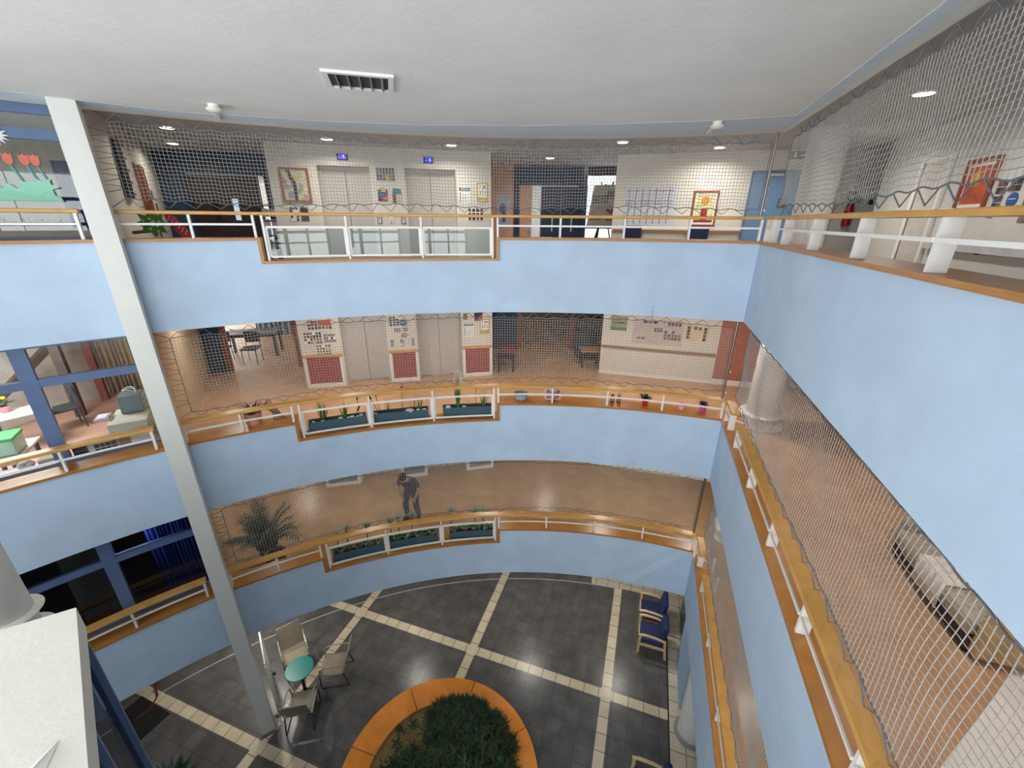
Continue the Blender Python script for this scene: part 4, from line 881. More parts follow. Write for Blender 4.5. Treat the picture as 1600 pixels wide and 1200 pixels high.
m = MB(); RB.box(m, 1.4, 1.5, FLO[0], 1.0, .002, .05); RB.box(m, 2.16, 2.24, FLO[0], 1.0, .002, .05); RB.box(m, 1.5, 2.16, .93, 1.0, .002, .05); m.build('door_frame', WSTEEL, t)
m = MB(); RB.box(m, 1.5, 1.515, FLO[0]+.01, .93, .03, .034); m.build('door_gap', LIFTG, t)
t = thing('wall_rail', 'pale wall handrail on dark brackets along the top right corridor', 'wall rail', RB.p(3.2, .06, -.36))
m = MB(); RB.box(m, 2.3, 8, -.36, -.27, .05, .08); m.build('rail', mat('rail_pale_grey', (196,196,200), .4), t)
for u in (2.6, 3.5, 4.4, 5.3): m = MB(); RB.box(m, u, u+.03, -.38, -.27, .002, .05); m.build('bracket', CHAR, t)
# ------------------------------------------------------------------ planting
def stones(t, pts, r=.035, m_=STONE):
    for i, p in enumerate(pts):
        MB().ball(p, r*(.8+.5*((i*7) % 5)/5), 9, 6, (1.3, 1, .75)).build('stone', m_, t, smooth=True)
def grass(t, base, n, L, w, spread, name='grass_clump', m_=LEAF, droop=.35):
    m = MB()
    for i in range(n):
        a = random.uniform(0, 2*PI); s = random.uniform(.05, spread)
        m.blade(Vector(base)+Vector((.03*cos(a), .03*sin(a), 0)), (s*cos(a), s*sin(a), 1), L*random.uniform(.7, 1.1), w, droop*random.uniform(.3, 1.2), 5)
    m.build(name, m_, t)
def cattail(t, base, h, lean=0.):
    a = Vector(base); b = a+Vector((lean, .02, h)); d = (b-a).normalized()
    m = MB().tube([a, b], .005, 5); m.build('reed_stem', LEAFD, t)
    MB().tube([b-d*.02, b, b+d*.08, b+d*.1], [.006, .016, .016, .005], 8).build('cattail_head', CATTAIL, t)
TR = [(-23.75, -18.15), (-17.3, -11.5), (-9.8, -4.2)]
WH = ['leftmost', 'middle', 'rightmost']
def onT(u, i, o): return ARC(TR[i][0]+(TR[i][1]-TR[i][0])*u, o)
for k in (1, 2):
    for i in range(3):
        z0 = LED[k]-DROP; a, b = TR[i]; zt = z0+.2
        lb = {1: ['with two grass clumps and pale stones', 'with thin reeds and a white stone', 'with a tall white flower'][i], 2: 'planted with grey green succulents'}[k]
        t = thing('planter_trough', f'{WH[i]} slate trough on the {LEV[k]} stepped ledge, {lb}', 'planter', (*onT(.5, i, .22), z0), 'slate blue troughs in the stepped bays')
        ts = lerp(a, b, 6); m = MB()
        m.sweep(ARC, ts, .13, .145, z0, zt); m.sweep(ARC, ts, .305, .32, z0, zt); m.sweep(ARC, ts, .145, .305, z0, z0+.02)
        for e in (a, b): m.sweep(ARC, [e-.06, e+.06], .13, .32, z0, zt)
        m.build('trough', TROUGH, t)
        MB().sweep(ARC, lerp(a+.1, b-.1, 6), .146, .304, z0+.021, zt-.03).build('soil', SOIL, t)
        P = lambda u, o=.22, dz=0: Vector((*onT(u, i, o), zt-.03+dz))
        if k == 1 and i == 0:
            grass(t, P(.25), 46, .42, .016, .35); grass(t, P(.62), 26, .3, .013, .3); cattail(t, P(.88), .34); cattail(t, P(.8), .12, .06)
            stones(t, [P(.08,.2,.02), P(.24,.17,.015), P(.55,.2,.015), P(.7,.17,.02), P(.76,.2,.015), P(.86,.17,.02), P(.92,.22,.02)], .03)
        elif k == 1 and i == 1:
            cattail(t, P(.12), .36, -.06); cattail(t, P(.1), .3, -.14); cattail(t, P(.52), .42, .02)
            grass(t, P(.25), 10, .34, .009, .45, m_=LEAFD, droop=.1); grass(t, P(.72), 9, .34, .009, .4, 'reed_clump', LEAFD, .1); grass(t, P(.86), 22, .26, .014, .5)
            MB().ball(P(.66,.18,.02), .07, 12, 8, (1.25,.8,.55)).build('stone', STONE, t, smooth=True); stones(t, [P(.04,.2,.02), P(.82,.18,.02), P(.93,.18,.015)], .03)
        elif k == 1:
            m = MB(); f = MB(); q = P(.3)
            for j in range(30):
                an = random.uniform(0, 6.3); m.blade(q+Vector((.02*cos(an), .02*sin(an), 0)), (.12*cos(an), .12*sin(an), 1), random.uniform(.3, .5), .028, .15, 5)
            m.tube([q, q+Vector((.02, 0, .68))], .008, 5); m.tube([q, q+Vector((-.03, .02, .62))], .008, 5)
            for j in range(34):
                an = random.uniform(0, 6.3); pz = random.uniform(.48, .76); rr = .06*(1-abs(pz-.6)*2)+.02
                f.ball(q+Vector((rr*cos(an)+.02, rr*sin(an), pz)), .017, 6, 4, (1,1,.8))
            m.build('tall_leaves', LEAF, t); f.build('white_flowers', FLOWERW, t, smooth=True)
            cattail(t, P(.66), .38); grass(t, P(.82), 24, .36, .014, .35)
            MB().ball(P(.1,.18,.03), .05, 12, 8, (1.2,.9,.8)).build('stone', STONE, t, smooth=True); MB().ball(P(.42,.18,.025), .035, 10, 7, (1.2,.9,.7)).build('stone', STONE, t, smooth=True)
        else:
            rnd = random.Random(i+40)
            bush = MB(); ros = MB(); stem = MB()
            for j in range(16):
                u = (j+.5)/16; q = P(u, .2+rnd.uniform(-.03,.06))
                for l in range(9):
                    an = rnd.uniform(0, 6.3); bush.blade(q, (.6*cos(an), .6*sin(an), .8), rnd.uniform(.08, .17), .035, .4, 3, j % 3)
                bush.ball(q+Vector((0,0,.03)), .035, 7, 5, mi=(j*5+i) % 4)
            for u, h in ([(.1,.4),(.3,.56),(.7,.5)], [(.04,.5),(.2,.56),(.48,.56)], [(.02,.55),(.56,.48),(.74,.5)])[i]:
                q = P(u); MB().tube([q, q+Vector((.01,.02,h))], .01, 6).build('stem', LEAFD, t)
                ros = MB()
                for l in range(16):
                    an = l*2.4; ros.blade(q+Vector((.01,.02,h-.02)), (cos(an), sin(an), .25+.05*l), .15-.004*l, .055, .1, 3)
                ros.build('rosette', LEAFG, t)
            bush.build('low_succulents', [LEAF, LEAFD, LEAFG, mat('rust_leaf', (140,84,60), .6)], t)
def pot_plant(label, x, y, z, r, h, pm, leaves, group=None, lm=LEAFD, name='pot_plant', L=.12):
    t = thing(name, label, 'potted plant', (x, y, z), group)
    MB().lathe((x, y, z), [(r*.72,0),(r*.75,.005),(r,h),(r*.88,h),(r*.85,h*.85)], 18).build('pot', pm, t, smooth=True)
    MB().lathe((x, y, z), [(r*.84,h*.8),(r*.86,h*.86)], 14).build('soil', SOIL, t)
    if leaves:
        m = MB()
        for i in range(leaves):
            a = random.uniform(0, 6.3); m.blade((x+.01*cos(a), y+.01*sin(a), z+h*.85), (cos(a), sin(a), random.uniform(.3, 1.8)), L*random.uniform(.6, 1.1), L*.28, .5, 3)
        m.build('leaves', lm, t)
    return t
# things on the middle ledge
z = LED[1]
x, y = ARC(-1.0, .2)
t = thing('watering_bowl', 'grey oval bowl standing on the middle ledge right of the stepped bay', 'bowl', (x, y, z))
MB().lathe((x, y, z), [(.1,0),(.125,.02),(.14,.13),(.132,.13),(.118,.03)], 24).build('bowl', mat('bowl_grey', (150,160,166), .35), t, smooth=True)
x, y = ARC(2.6, .2); a = -rad(2.6)
t = thing('toy_kitchen', 'little white and pink open box rack on the middle ledge', 'box rack', (x, y, z))
m = MB(); m.box((x, y+.06, z+.14), (.29, .012, .26), rz=a)
for dx in (-.14, 0, .14): m.box((x+dx, y, z+.13), (.012, .12, .24), rz=a)
for dz in (.02, .13, .255): m.box((x, y, z+dz), (.29, .12, .012), rz=a)
m.build('carcass', mat('pink_white_card', (238,222,218), .6), t)
m = MB()
for dx, dz in ((-.07,.045),(.08,.05),(.1,.16),(-.09,.165)): m.box((x+dx, y-.04, z+dz), (.07, .03, .03), rz=a)
m.box((x, y+.03, z+.267), (.22, .05, .012), rz=a); m.build('pink_trim', mat('pink_card', (222,110,120), .6), t)
for i, th in enumerate((9.25, 9.95)):
    x, y = ARC(th, .2)
    t = thing('glass_jar', f'{["left","right"][i]} of two little dark topped glass jars on the middle ledge', 'jar', (x, y, z), 'glass jars on the middle ledge')
    MB().lathe((x, y, z), [(.03,0),(.038,.01),(.038,.1),(.03,.11)], 14).build('glass', glass('jar_glass', (210,214,214), 1.5), t, smooth=True)
    MB().lathe((x, y, z), [(.034,.111),(.034,.13),(.02,.135)], 14).build('lid', CHAR, t)
    m = MB()
    for j in range(8): m.blade((x, y, z+.136), (cos(j), sin(j), 1), .06, .02, .3, 3)
    m.build('sprig', LEAFD, t)
pot_plant('leafy dark green plant in a red pot on the middle ledge', *ARC(12.8, .2), z, .065, .14, mat('red_glaze', (196,26,44), .35), 40, L=.17)
pot_plant('empty pale pink pot on the middle ledge', *ARC(16.6, .2), z, .07, .11, mat('pale_pink_glaze', (236,166,170), .4), 0)
pot_plant('small dark plant in a magenta pot nearest the right corner', *ARC(18.7, .2), z, .07, .14, mat('magenta_glaze', (206,76,160), .4), 30, L=.14)
x, y = ARC(-28.45, .24)
t = thing('large_pot', 'pinkish ribbed pot with a dark red leaved plant at the left of the middle ledge', 'potted plant', (x, y, z))
MB().lathe((x, y, z), [(.1,0)]+[(.105+.01*(i % 2)+.004*i, .02+.028*i) for i in range(7)]+[(.13,.21)], 22).build('pot', mat('pinkish_clay', (206,150,124), .6, var=.08), t, smooth=True)
m = MB(); m2 = MB()
for i in range(40):
    a = random.uniform(0, 6.3); m.blade((x+.05*cos(a), y+.05*sin(a), z+.2), (cos(a), sin(a), random.uniform(.6, 2)), random.uniform(.12, .22), .06, .5, 3, i % 2)
m.build('leaves', [mat('maroon_leaf', (70,30,36), .5, var=.2), LEAFD], t)
for i in range(6):
    a = -.6+.25*i; m2.tube([(x+.1, y, z+.2), (x+.22, y+.03*i, z+.3+.02*i), (x+.34+.02*i, y+.02*i, z+.22-.02*i), (x+.36+.03*i, y+.02*i, z+.06)], .007, 5)
m2.build('trailing_stems', mat('dark_stem', (48,34,30), .6), t)
# ------------------------------------------------------------------ lowest gallery: palm, blue pot, person
def palm(x, y, z, label):
    t = thing('potted_palm', label, 'potted plant', (x, y, z))
    MB().lathe((x, y, z), [(.15,0),(.2,.32),(.22,.34),(.19,.34),(.18,.28)], 22).build('pot', mat('navy_glaze', (38,40,72), .35), t, smooth=True)
    MB().lathe((x, y, z), [(.17,.27),(.18,.3)], 16).build('soil', SOIL, t)
    m = MB(); s = MB(); rnd = random.Random(2)
    for i in range(26):
        a = rnd.uniform(0, 6.3); L = rnd.uniform(.4, .8); el = rnd.uniform(.8, 2.6); pts = []; p = Vector((x, y, z+.3)); d = Vector((cos(a), sin(a), el)).normalized()
        for j in range(9):
            pts.append(p.copy()); p = p+d*L*1.35/8; d = (d+Vector((0,0,-.16*(j/4)))).normalized()
        s.tube(pts, .008, 5)
        for j in range(2, 9):
            for sd in (-1, 1):
                tg = (pts[min(j+1,8)]-pts[j-1]).normalized(); sv = tg.cross(Vector((0,0,1))).normalized()*sd
                for q in range(2): m.blade(pts[j]-tg*.06*q, tg*.8+sv+Vector((0,0,.1)), .26*(1.15-j*.07), .035, .5, 3)
    s.build('stalks', LEAFD, t); m.build('fronds', [mat('palm_green', (38,70,42), .5, var=.25, scale=10)], t)
palm(-5.35, 7.2, FLO[2], 'large dark green palm in a navy pot at the left of the lowest gallery')
pot_plant('low dark pot half hidden behind the lowest ledge at the left', -4.9, 6.75, FLO[2], .2, .55, mat('oxblood_glaze', (70,34,36), .4), 24, lm=LEAFD, L=.25, name='large_pot')
def skin(name, V, E, Rr, m_, parent, root=0, lvl=2, mats=None):
    me = bpy.data.meshes.new(name); o0 = Vector(WLOC[parent.name])
    me.from_pydata([tuple(Vector(v)-o0) for v in V], E, []); ob = bpy.data.objects.new(name, me); COL.objects.link(ob); ob.parent = parent
    md = ob.modifiers.new('skin', 'SKIN'); md.use_smooth_shade = True
    for i, r in enumerate(Rr):
        q = me.skin_vertices[0].data[i]; q.radius = r if isinstance(r, tuple) else (r, r); q.use_root = (i == root)
    s = ob.modifiers.new('sub', 'SUBSURF'); s.levels = lvl; s.render_levels = lvl
    me.materials.append(m_); return ob
def person(x, y, z, rz):
    t = thing('person', 'person in dark violet shirt and grey trousers standing on the lowest gallery, hands on thighs', 'person', (x, y, z))
    M3 = Matrix.Rotation(rz, 3, 'Z'); W = lambda a: Vector((x, y, z))+M3 @ Vector(a)
    SK = mat('skin_tone', (206,150,124), .55, var=.04, scale=20)
    TROU = mat('dark_grey_trousers', (54,60,78), .8, var=.08); SHIRT = mat('dark_violet_shirt', (66,62,86), .8, var=.1)
    # one continuous body, bent forward over the thighs (facing +y before turning)
    V = [(0,-.06,.84),(0,-.04,.95),(0,.03,1.07),(0,.12,1.19),(0,.18,1.27),(0,.23,1.32),(0,.28,1.38)]
    Rr = [(.075,.06),(.095,.07),(.12,.08),(.145,.09),(.09,.07),(.05,.052),(.048,.052)]
    E = [(i, i+1) for i in range(6)]
    def chain(base, pts, rs):
        p = base
        for v, r in zip(pts, rs): V.append(v); Rr.append(r); E.append((p, len(V)-1)); p = len(V)-1
        return p
    for s in (-1, 1):
        chain(0, [(.09*s,-.03,.76),(.125*s,.03,.6),(.14*s,.05,.46),(.145*s,.0,.26),(.15*s,-.03,.1),(.155*s,.0,.05),(.175*s,.13,.035)], [.075,.07,.056,.052,.042,.045,.035])
        e = chain(3, [(.165*s,.13,1.25),(.225*s,.1,1.13),(.262*s,.1,1.0),(.225*s,.14,.87),(.165*s,.15,.765)], [.06,.05,.042,.036,.03])
        chain(e, [(.15*s,.15,.725)], [(.036,.02)]); hb = len(V)-1
        for j, (dx, L) in enumerate(((-.027,.06),(-.009,.072),(.009,.068),(.027,.052))):
            chain(hb, [(.148*s+dx,.155,.69),(.146*s+dx*1.1,.152,.69-L*.5),(.145*s+dx*1.1,.142,.69-L)], [.0095,.009,.008])
        chain(e, [(.165*s-.045*s,.16,.735),(.1*s,.165,.705)], [.011,.009])
    b = skin('body', [W(v) for v in V], E, Rr, SK, t)
    # clothing follows the body, a little larger
    def sub(name, vs, rs, ed, m_): return skin(name, [W(v) for v in vs], ed, rs, m_, t)
    vs = [(0,-.05,.93),(.1,-.03,.76),(.128,.03,.6),(.143,.05,.46),(.148,.0,.26),(.153,-.03,.1)]
    vs += [(-a, b_, c) for a, b_, c in vs[1:]]
    sub('trousers', vs, [(.172,.135),.1,.09,.076,.07,.066,.1,.09,.076,.07,.066], [(0,1),(1,2),(2,3),(3,4),(4,5),(0,6),(6,7),(7,8),(8,9),(9,10)], TROU)
    vs = [(0,.0,.74),(0,-.03,.91),(0,.03,1.07),(0,.12,1.19),(0,.19,1.28)]; ed = [(0,1),(1,2),(2,3),(3,4)]; rs = [(.175,.15),(.17,.135),(.165,.12),(.17,.115),(.085,.075)]
    for s in (-1, 1):
        vs += [(.17*s,.125,1.24),(.228*s,.1,1.13),(.252*s,.1,1.04)]; n = len(vs); ed += [(3,n-3),(n-3,n-2),(n-2,n-1)]; rs += [.076,.066,.06]
    sub('shirt', vs, rs, ed, SHIRT)
    for s in (-1, 1): sub('shoe', [(.155*s,-.05,.045),(.16*s,.03,.045),(.177*s,.15,.035)], [.062,.06,.05], [(0,1),(1,2)], BLACK)
    # bowed head with face
    B3 = M3 @ Matrix.Rotation(rad(-38), 3, 'X'); hc = Vector((0,.33,1.43)); H = lambda a: W(hc)+B3 @ Vector(a)
    hm = MB(); hm.ball(H((0,0,0)), .1, 20, 14, (.78,.95,1.2), rot=B3); hm.ball(H((0,.102,-.015)), .02, 8, 6, (.75,1,1.3), rot=B3)
    for s in (-1, 1): hm.ball(H((.082*s,-.005,-.005)), .028, 8, 6, (.4,.8,1.2), rot=B3)
    h = hm.build('head', SK, t, smooth=True)
    fm = MB()
    for s in (-1, 1): fm.ball(H((.032*s,.084,.01)), .011, 8, 6, (1.3,.6,.8), rot=B3)
    fm.build('eyes', BLACK, h, smooth=True)
    MB().ball(H((0,.088,-.06)), .024, 8, 6, (1.1,.35,.3), rot=B3).build('mouth', mat('lip_tone', (170,90,84), .5), h, smooth=True)
    MB().ball(H((0,-.018,.035)), .11, 20, 12, (.82,.98,1.05), rot=B3).build('hair', mat('black_hair', (26,20,20), .6, var=.2, scale=60), t, smooth=True)
person(-2.46, 8.5, FLO[2], rad(170))
# ------------------------------------------------------------------ right corridor, middle storey: sofa, blanket, cushion, pale floor
zf = FLO[1]
t = thing('sofa', 'grey brown sofa with wooden armrest against the terracotta corridor wall', 'sofa', (*RGT(2.65, 2.3), zf))
rs = WF(RGT(1.95, 2.75), RGT(3.4, 2.75))
GB = mat('grey_brown_fabric', (168,156,138), .9, var=.12, scale=18); TAN = mat('tan_wood', (190,160,112), .5, var=.1)
m = MB(); rs.box(m, 0, 1.45, zf+.03, zf+.2, 0, .86); m.build('base', mat('dark_plum_base', (66,46,48), .7), t, bevel=.02)
for a in (0.02, .73): m = MB(); rs.box(m, a, a+.69, zf+.2, zf+.4, .2, .9); m.build('seat_cushion', GB, t, bevel=.05)
m = MB(); rs.box(m, 0, 1.45, zf+.2, zf+.82, 0, .22); m.build('backrest', GB, t, bevel=.06)
m = MB(); rs.box(m, -.1, .02, zf+.05, zf+.56, 0, .84); m.build('armrest', GB, t, bevel=.05)
m = MB(); rs.box(m, 1.43, 1.56, zf+.05, zf+.6, 0, .84); m.build('armrest', TAN, t, bevel=.04)
for a in (.03, 1.36):
    for d in (.05, .78): m = MB(); rs.box(m, a, a+.06, zf, zf+.05, d, d+.06); m.build('foot', BLACK, t)
m = MB(); n = 14; vs = []
prof = [(.9,.1),(.93,.3),(.9,.425),(.6,.425),(.26,.43),(.24,.6),(.23,.84),(.1,.86),(-.01,.8)]
for i in range(n+1):
    u = .55+.45*i/n
    for j, (d, h) in enumerate(prof): vs.append(rs.p(u+.03*sin(j*1.7), d+.012*sin(i*1.9+j), zf+h+.014*sin(i*1.3+j*.8)))
k_ = len(prof); m.add(vs, [(i*k_+j, i*k_+k_+j, i*k_+k_+j+1, i*k_+j+1) for i in range(n) for j in range(k_-1)])
o = m.build('blanket', mat('white_blanket', (222,212,204), .9, var=.04), None, 'crumpled white blanket thrown over the middle of the sofa', 'blanket', smooth=True)
sm = o.modifiers.new('thick', 'SOLIDIFY'); sm.thickness = .02
M3 = Matrix.Rotation(math.atan2(rs.e.y, rs.e.x), 3, 'Z') @ Matrix.Rotation(rad(-20), 3, 'X')
m = MB().ball(rs.p(.28, .34, zf+.6), .2, 16, 10, (1,.35,.95), rot=M3); m.build('cushion', mat('brick_red_cloth', (170,84,64), .9, var=.12), None, 'brick red cushion leaning on the sofa backrest', 'cushion', smooth=True)
pw = [(3.3,1.9), (5.6,3.13), (6.2,3.0), (5.4,.5), (4.0,-1.9), (1.6,-1.9), (2.18,1.3)]
struct(MB().prism(pw, zf, zf+.008), 'floor', mat('white_vinyl', (232,230,226), .5, var=.01), 'white floor area at the near end of the middle right corridor')
# halls of the middle storey: dark tables, chairs, plant
t = thing('dining_table', 'dark table with a grey top in the left hall of the middle storey', 'table', (0,0,0), 'dark tables in the halls')
MB().box((0,0,.72), (1.5,.75,.04)).build('table_top', mat('table_grey', (104,108,116), .4), t, bevel=.008)
MB().box((0,0,.66), (1.4,.65,.08)).build('apron', DARKW, t)
for a in (-.68,.68):
    for b in (-.31,.31): MB().box((a,b,.31), (.07,.07,.62)).build('leg', NAVYD, t)
put(t, (-8.1, 12.6, zf), .25)
dup(t, (-6.0, 13.4, zf), .25, 'farther dark table with a grey top, right side of the left hall')
dc = chair('dark chair before the grey topped table in the left hall', 'dark chairs in the halls', CHAR, mat('chair_back_dark', (46,46,58), .7)); put(dc, (-7.7, 11.75, zf), 3.3)
for (x, y, r, lb) in ((-8.6, 11.75, 3.1, 'dark chair near the left blue post of the left hall'), (-6.3, 12.45, 3.4, 'dark chair at the farther grey topped table'), (-5.5, 12.5, 2.9, 'dark chair next to the lift wall in the left hall')):
    dup(dc, (x, y, zf), r, lb)
curtain('curtain', [(-9.2,14.6),(-7.4,15.2)], zf+.02, SOF[0]-.02, mat('silver_cloth', (150,156,164), .9, var=.1), 'silver grey curtain at the back of the left hall, middle storey')
m = MB(); m.box((-5.9, 15.6, zf+1.1), (1.5, .06, 1.7)); struct(m, 'window_6', mat('hall_daylight_pane', (220,226,232), .4, var=0, emit=.8), 'pale daylight window at the back of the left hall')
rc = chair('dark chair with a red seat pad left of the right hall opening', None, mat('red_pad', (150,40,46), .8), CHAR); put(rc, (-.15, 12.0, zf), -1.4)
t = thing('bench', 'dark bench beneath the left side wall of the right hall', 'bench', (-.2, 11.4, zf))
MB().box((-.18, 11.3, zf+.4), (.5, .45, .06)).build('seat', DARKW, t); 
for a in (-.2,.2):
    for b in (-.17,.17): MB().box((-.18+a, 11.3+b, zf+.185), (.05,.05,.37)).build('leg', BLACK, t)
t = thing('wooden_side_table', 'light wooden side table on dark legs beside the white poster wall', 'table', (2.3, 11.5, zf))
MB().box((2.3, 11.75, zf+.5), (.6, .5, .05)).build('table_top', mat('light_oak', (180,130,86), .5, var=.1), t, bevel=.01)
for a in (-.25,.25):
    for b in (-.2,.2): MB().box((2.3+a, 11.75+b, zf+.24), (.05,.05,.475)).build('leg', BLACK, t)
t = thing('armchair', 'dark rounded armchair behind the wooden side table', 'armchair', (2.15, 12.7, zf))
MB().box((2.3, 12.55, zf+.24), (.6, .55, .38)).build('seat', CHAR, t, bevel=.06)
MB().lathe((2.3, 12.65, zf), [(.3,.05),(.36,.1),(.36,.82),(.33,.86),(.29,.82),(.29,.45)], 22).build('backrest', CHAR, t, smooth=True)
t = thing('house_plant', 'tall leafy dark plant behind the armchair in the right hall', 'potted plant', (2.9, 12.8, zf))
MB().lathe((2.95, 12.95, zf), [(.15,0),(.2,.3),(.17,.3)], 16).build('pot', CHAR, t)
m = MB(); rnd = random.Random(9)
for i in range(170):
    a = rnd.uniform(0, 6.3); h = rnd.uniform(.5, 1.7); q = Vector((2.95+.33*cos(a)*rnd.random(), 12.95+.3*sin(a)*rnd.random(), zf+h)); m.blade(q, (cos(a), sin(a), rnd.uniform(-.3,.7)), .2, .07, .6, 3)
m.tube([(2.95,12.95,zf+.28),(2.95,12.95,zf+1.6)], .02, 6); m.build('leaves', [LEAFD], t)
# ------------------------------------------------------------------ ground floor
G = GND; D = Vector((.314,.949)); V_ = Vector((.949,-.314))
def strip(v0, u0, u1, along, w=.21):
    a = (V_*v0+D*u0) if along else (D*v0+V_*u0); b = (V_*v0+D*u1) if along else (D*v0+V_*u1); n = (V_ if along else D)*w/2
    return [(a-n)[:], (b-n)[:], (b+n)[:], (a+n)[:]]
m = MB()
for v in (.13, -3.17, -6.47): m.prism(strip(v, -6, 12.4, True), G, G+.004)
for u in (6.6, 3.3, 0): m.prism(strip(u, -12, 3.45, False), G, G+.0035)
struct(m, 'trim_5', CREAM, 'cream tile bands crossing the slate floor')
m = MB(); m.sweep(RGT, lerp(-2.9, 9, 10), -.0, .55, G, G+.0045); m.sweep(ARC, lerp(10, 22.5, 8), 2.17, 2.55, G, G+.005)
struct(m, 'trim_6', CREAM2, 'cream tile border along the right and back of the hall')
m = MB().sweep(ARC, lerp(-60, 14, 70), 2.14, 2.165, G, G+.006); struct(m, 'trim_7', mat('pale_joint', (196,192,184), .5), 'thin pale joint curving across the slate floor')
m = MB().sweep(RGT, lerp(-1.4, 9, 8), -.03, .0, G, G+.006); struct(m, 'trim_8', BLACK, 'black joint beside the cream border')
m = MB().sweep(ARC, lerp(-62, 40, 60), 2.9, 3.0, G, SOF[2]); struct(m, 'wall_hall', mat('ground_wall', (190,196,204), .8), 'plain wall behind the ground floor arcade')
m = MB(); m.sweep(RGT, [-.35, .78], .2, .32, G, SOF[2]); m.sweep(RGT, [3.0, 9], .2, .32, G, SOF[2]); struct(m, 'wall_right', mat('ground_blue', (160,184,208), .75, var=.03), 'blue wall pieces on the right of the ground floor')
t = thing('glazed_door', 'aluminium framed glass door behind the blue armchairs', 'door', (*RGT(-.9, .4), G))
m = MB()
for s_ in (-1.7, -.45): m.sweep(RGT, [s_, s_+.06], .3, .36, G, G+2.2)
for z_ in (.0, .95, 2.14): m.sweep(RGT, [-1.64, -.45], .3, .36, G+z_, G+z_+.06)
m.build('frame', mat('aluminium', (206,206,204), .3, metal=.6), t); MB().sweep(RGT, [-1.64, -.45], .325, .331, G+.06, G+2.14).build('glass', GLASS, t)
t = thing('round_column', 'round white ground floor column with a grey base ring at the right', 'column', (*RGT(1.2, .45), G))
cx, cy = RGT(1.2, .42)
MB().lathe((cx, cy, 0), [(.27, G+.08), (.27, SOF[2])], 32).build('shaft', WHITEP, t, smooth=True)
MB().lathe((cx, cy, 0), [(.275, G), (.33, G), (.33, G+.07), (.275, G+.08)], 32).build('base_ring', mat('base_grey', (150,148,146), .5), t, smooth=True)
# round planter
PX, PY = -1.28, 4.4
t = thing('round_planter', 'large round planter with a wide orange varnished wood bench rim', 'planter', (PX, PY, G))
RIM = mat('orange_varnish', (238,146,58), .2, var=.08, scale=3)
for i in range(8):
    a0, a1 = 2*PI*i/8+.004+.5, 2*PI*(i+1)/8-.004+.5; m = MB()
    m.sweep(lambda q, o: (PX+o*cos(q), PY+o*sin(q)), lerp(a0, a1, 12), 1.33, 1.84, G+.44, G+.5); m.build('rim_segment', RIM, t, bevel=.012)
MB().lathe((PX, PY, G), [(1.7,0),(1.7,.44),(1.34,.44),(1.34,0)], 64).build('wall', mat('planter_wall', (160,150,136), .8), t, smooth=True)
MB().lathe((PX, PY, G), [(1.335,.40),(1.335,.425)], 48).build('gravel', mat('ochre_gravel', (146,122,80), .95, var=.25, scale=45, bump=.6), t)
rnd = random.Random(21); m = MB(); st = MB()
def tuft(q, r, n, mi):
    for i in range(n):
        a = rnd.uniform(0, 6.3); e = rnd.uniform(-.1, 1.4); m.blade(q, (cos(a), sin(a), e), r*rnd.uniform(.6, 1.1), .024, .3, 2, mi)
for i in range(760):
    a = rnd.uniform(0, 2*PI); rr = 1.3*math.sqrt(rnd.random())
    x_, y_ = PX+.22+rr*cos(a), PY+.1+rr*sin(a)
    if (x_-PX) < -.3 and (y_-PY) > .3 and rnd.random() < .93: continue
    h = .48+.75*(1-(rr/1.32)**2)*rnd.uniform(.35, 1.1)
    if x_-PX < -.9: h *= .8
    tuft(Vector((x_, y_, G+h)), .18, 16, 0 if rnd.random() < .72 else rnd.choice((1, 2)))
    if i % 4 == 0: st.tube([(x_*.9+PX*.1, y_*.9+PY*.1, G+.38), (x_, y_, G+h)], .008, 4)
b = m.build('shrub_foliage', [mat('yew_green', (30,58,28), .6, var=.3, scale=20), mat('deep_green', (44,78,36), .6, var=.3, scale=20), mat('olive_brown', (64,58,34), .7, var=.3)], t); b['kind'] = 'stuff'
st.build('shrub_stems', DARKW, t)
for i, (dx, dy) in enumerate(((-1.0,.28),(-.85,.2),(-1.05,-.15),(.6,.9))): MB().ball((PX+dx, PY+dy, G+.42), .05, 9, 6, (1.2,1,.8)).build('stone', STONE, t, smooth=True)
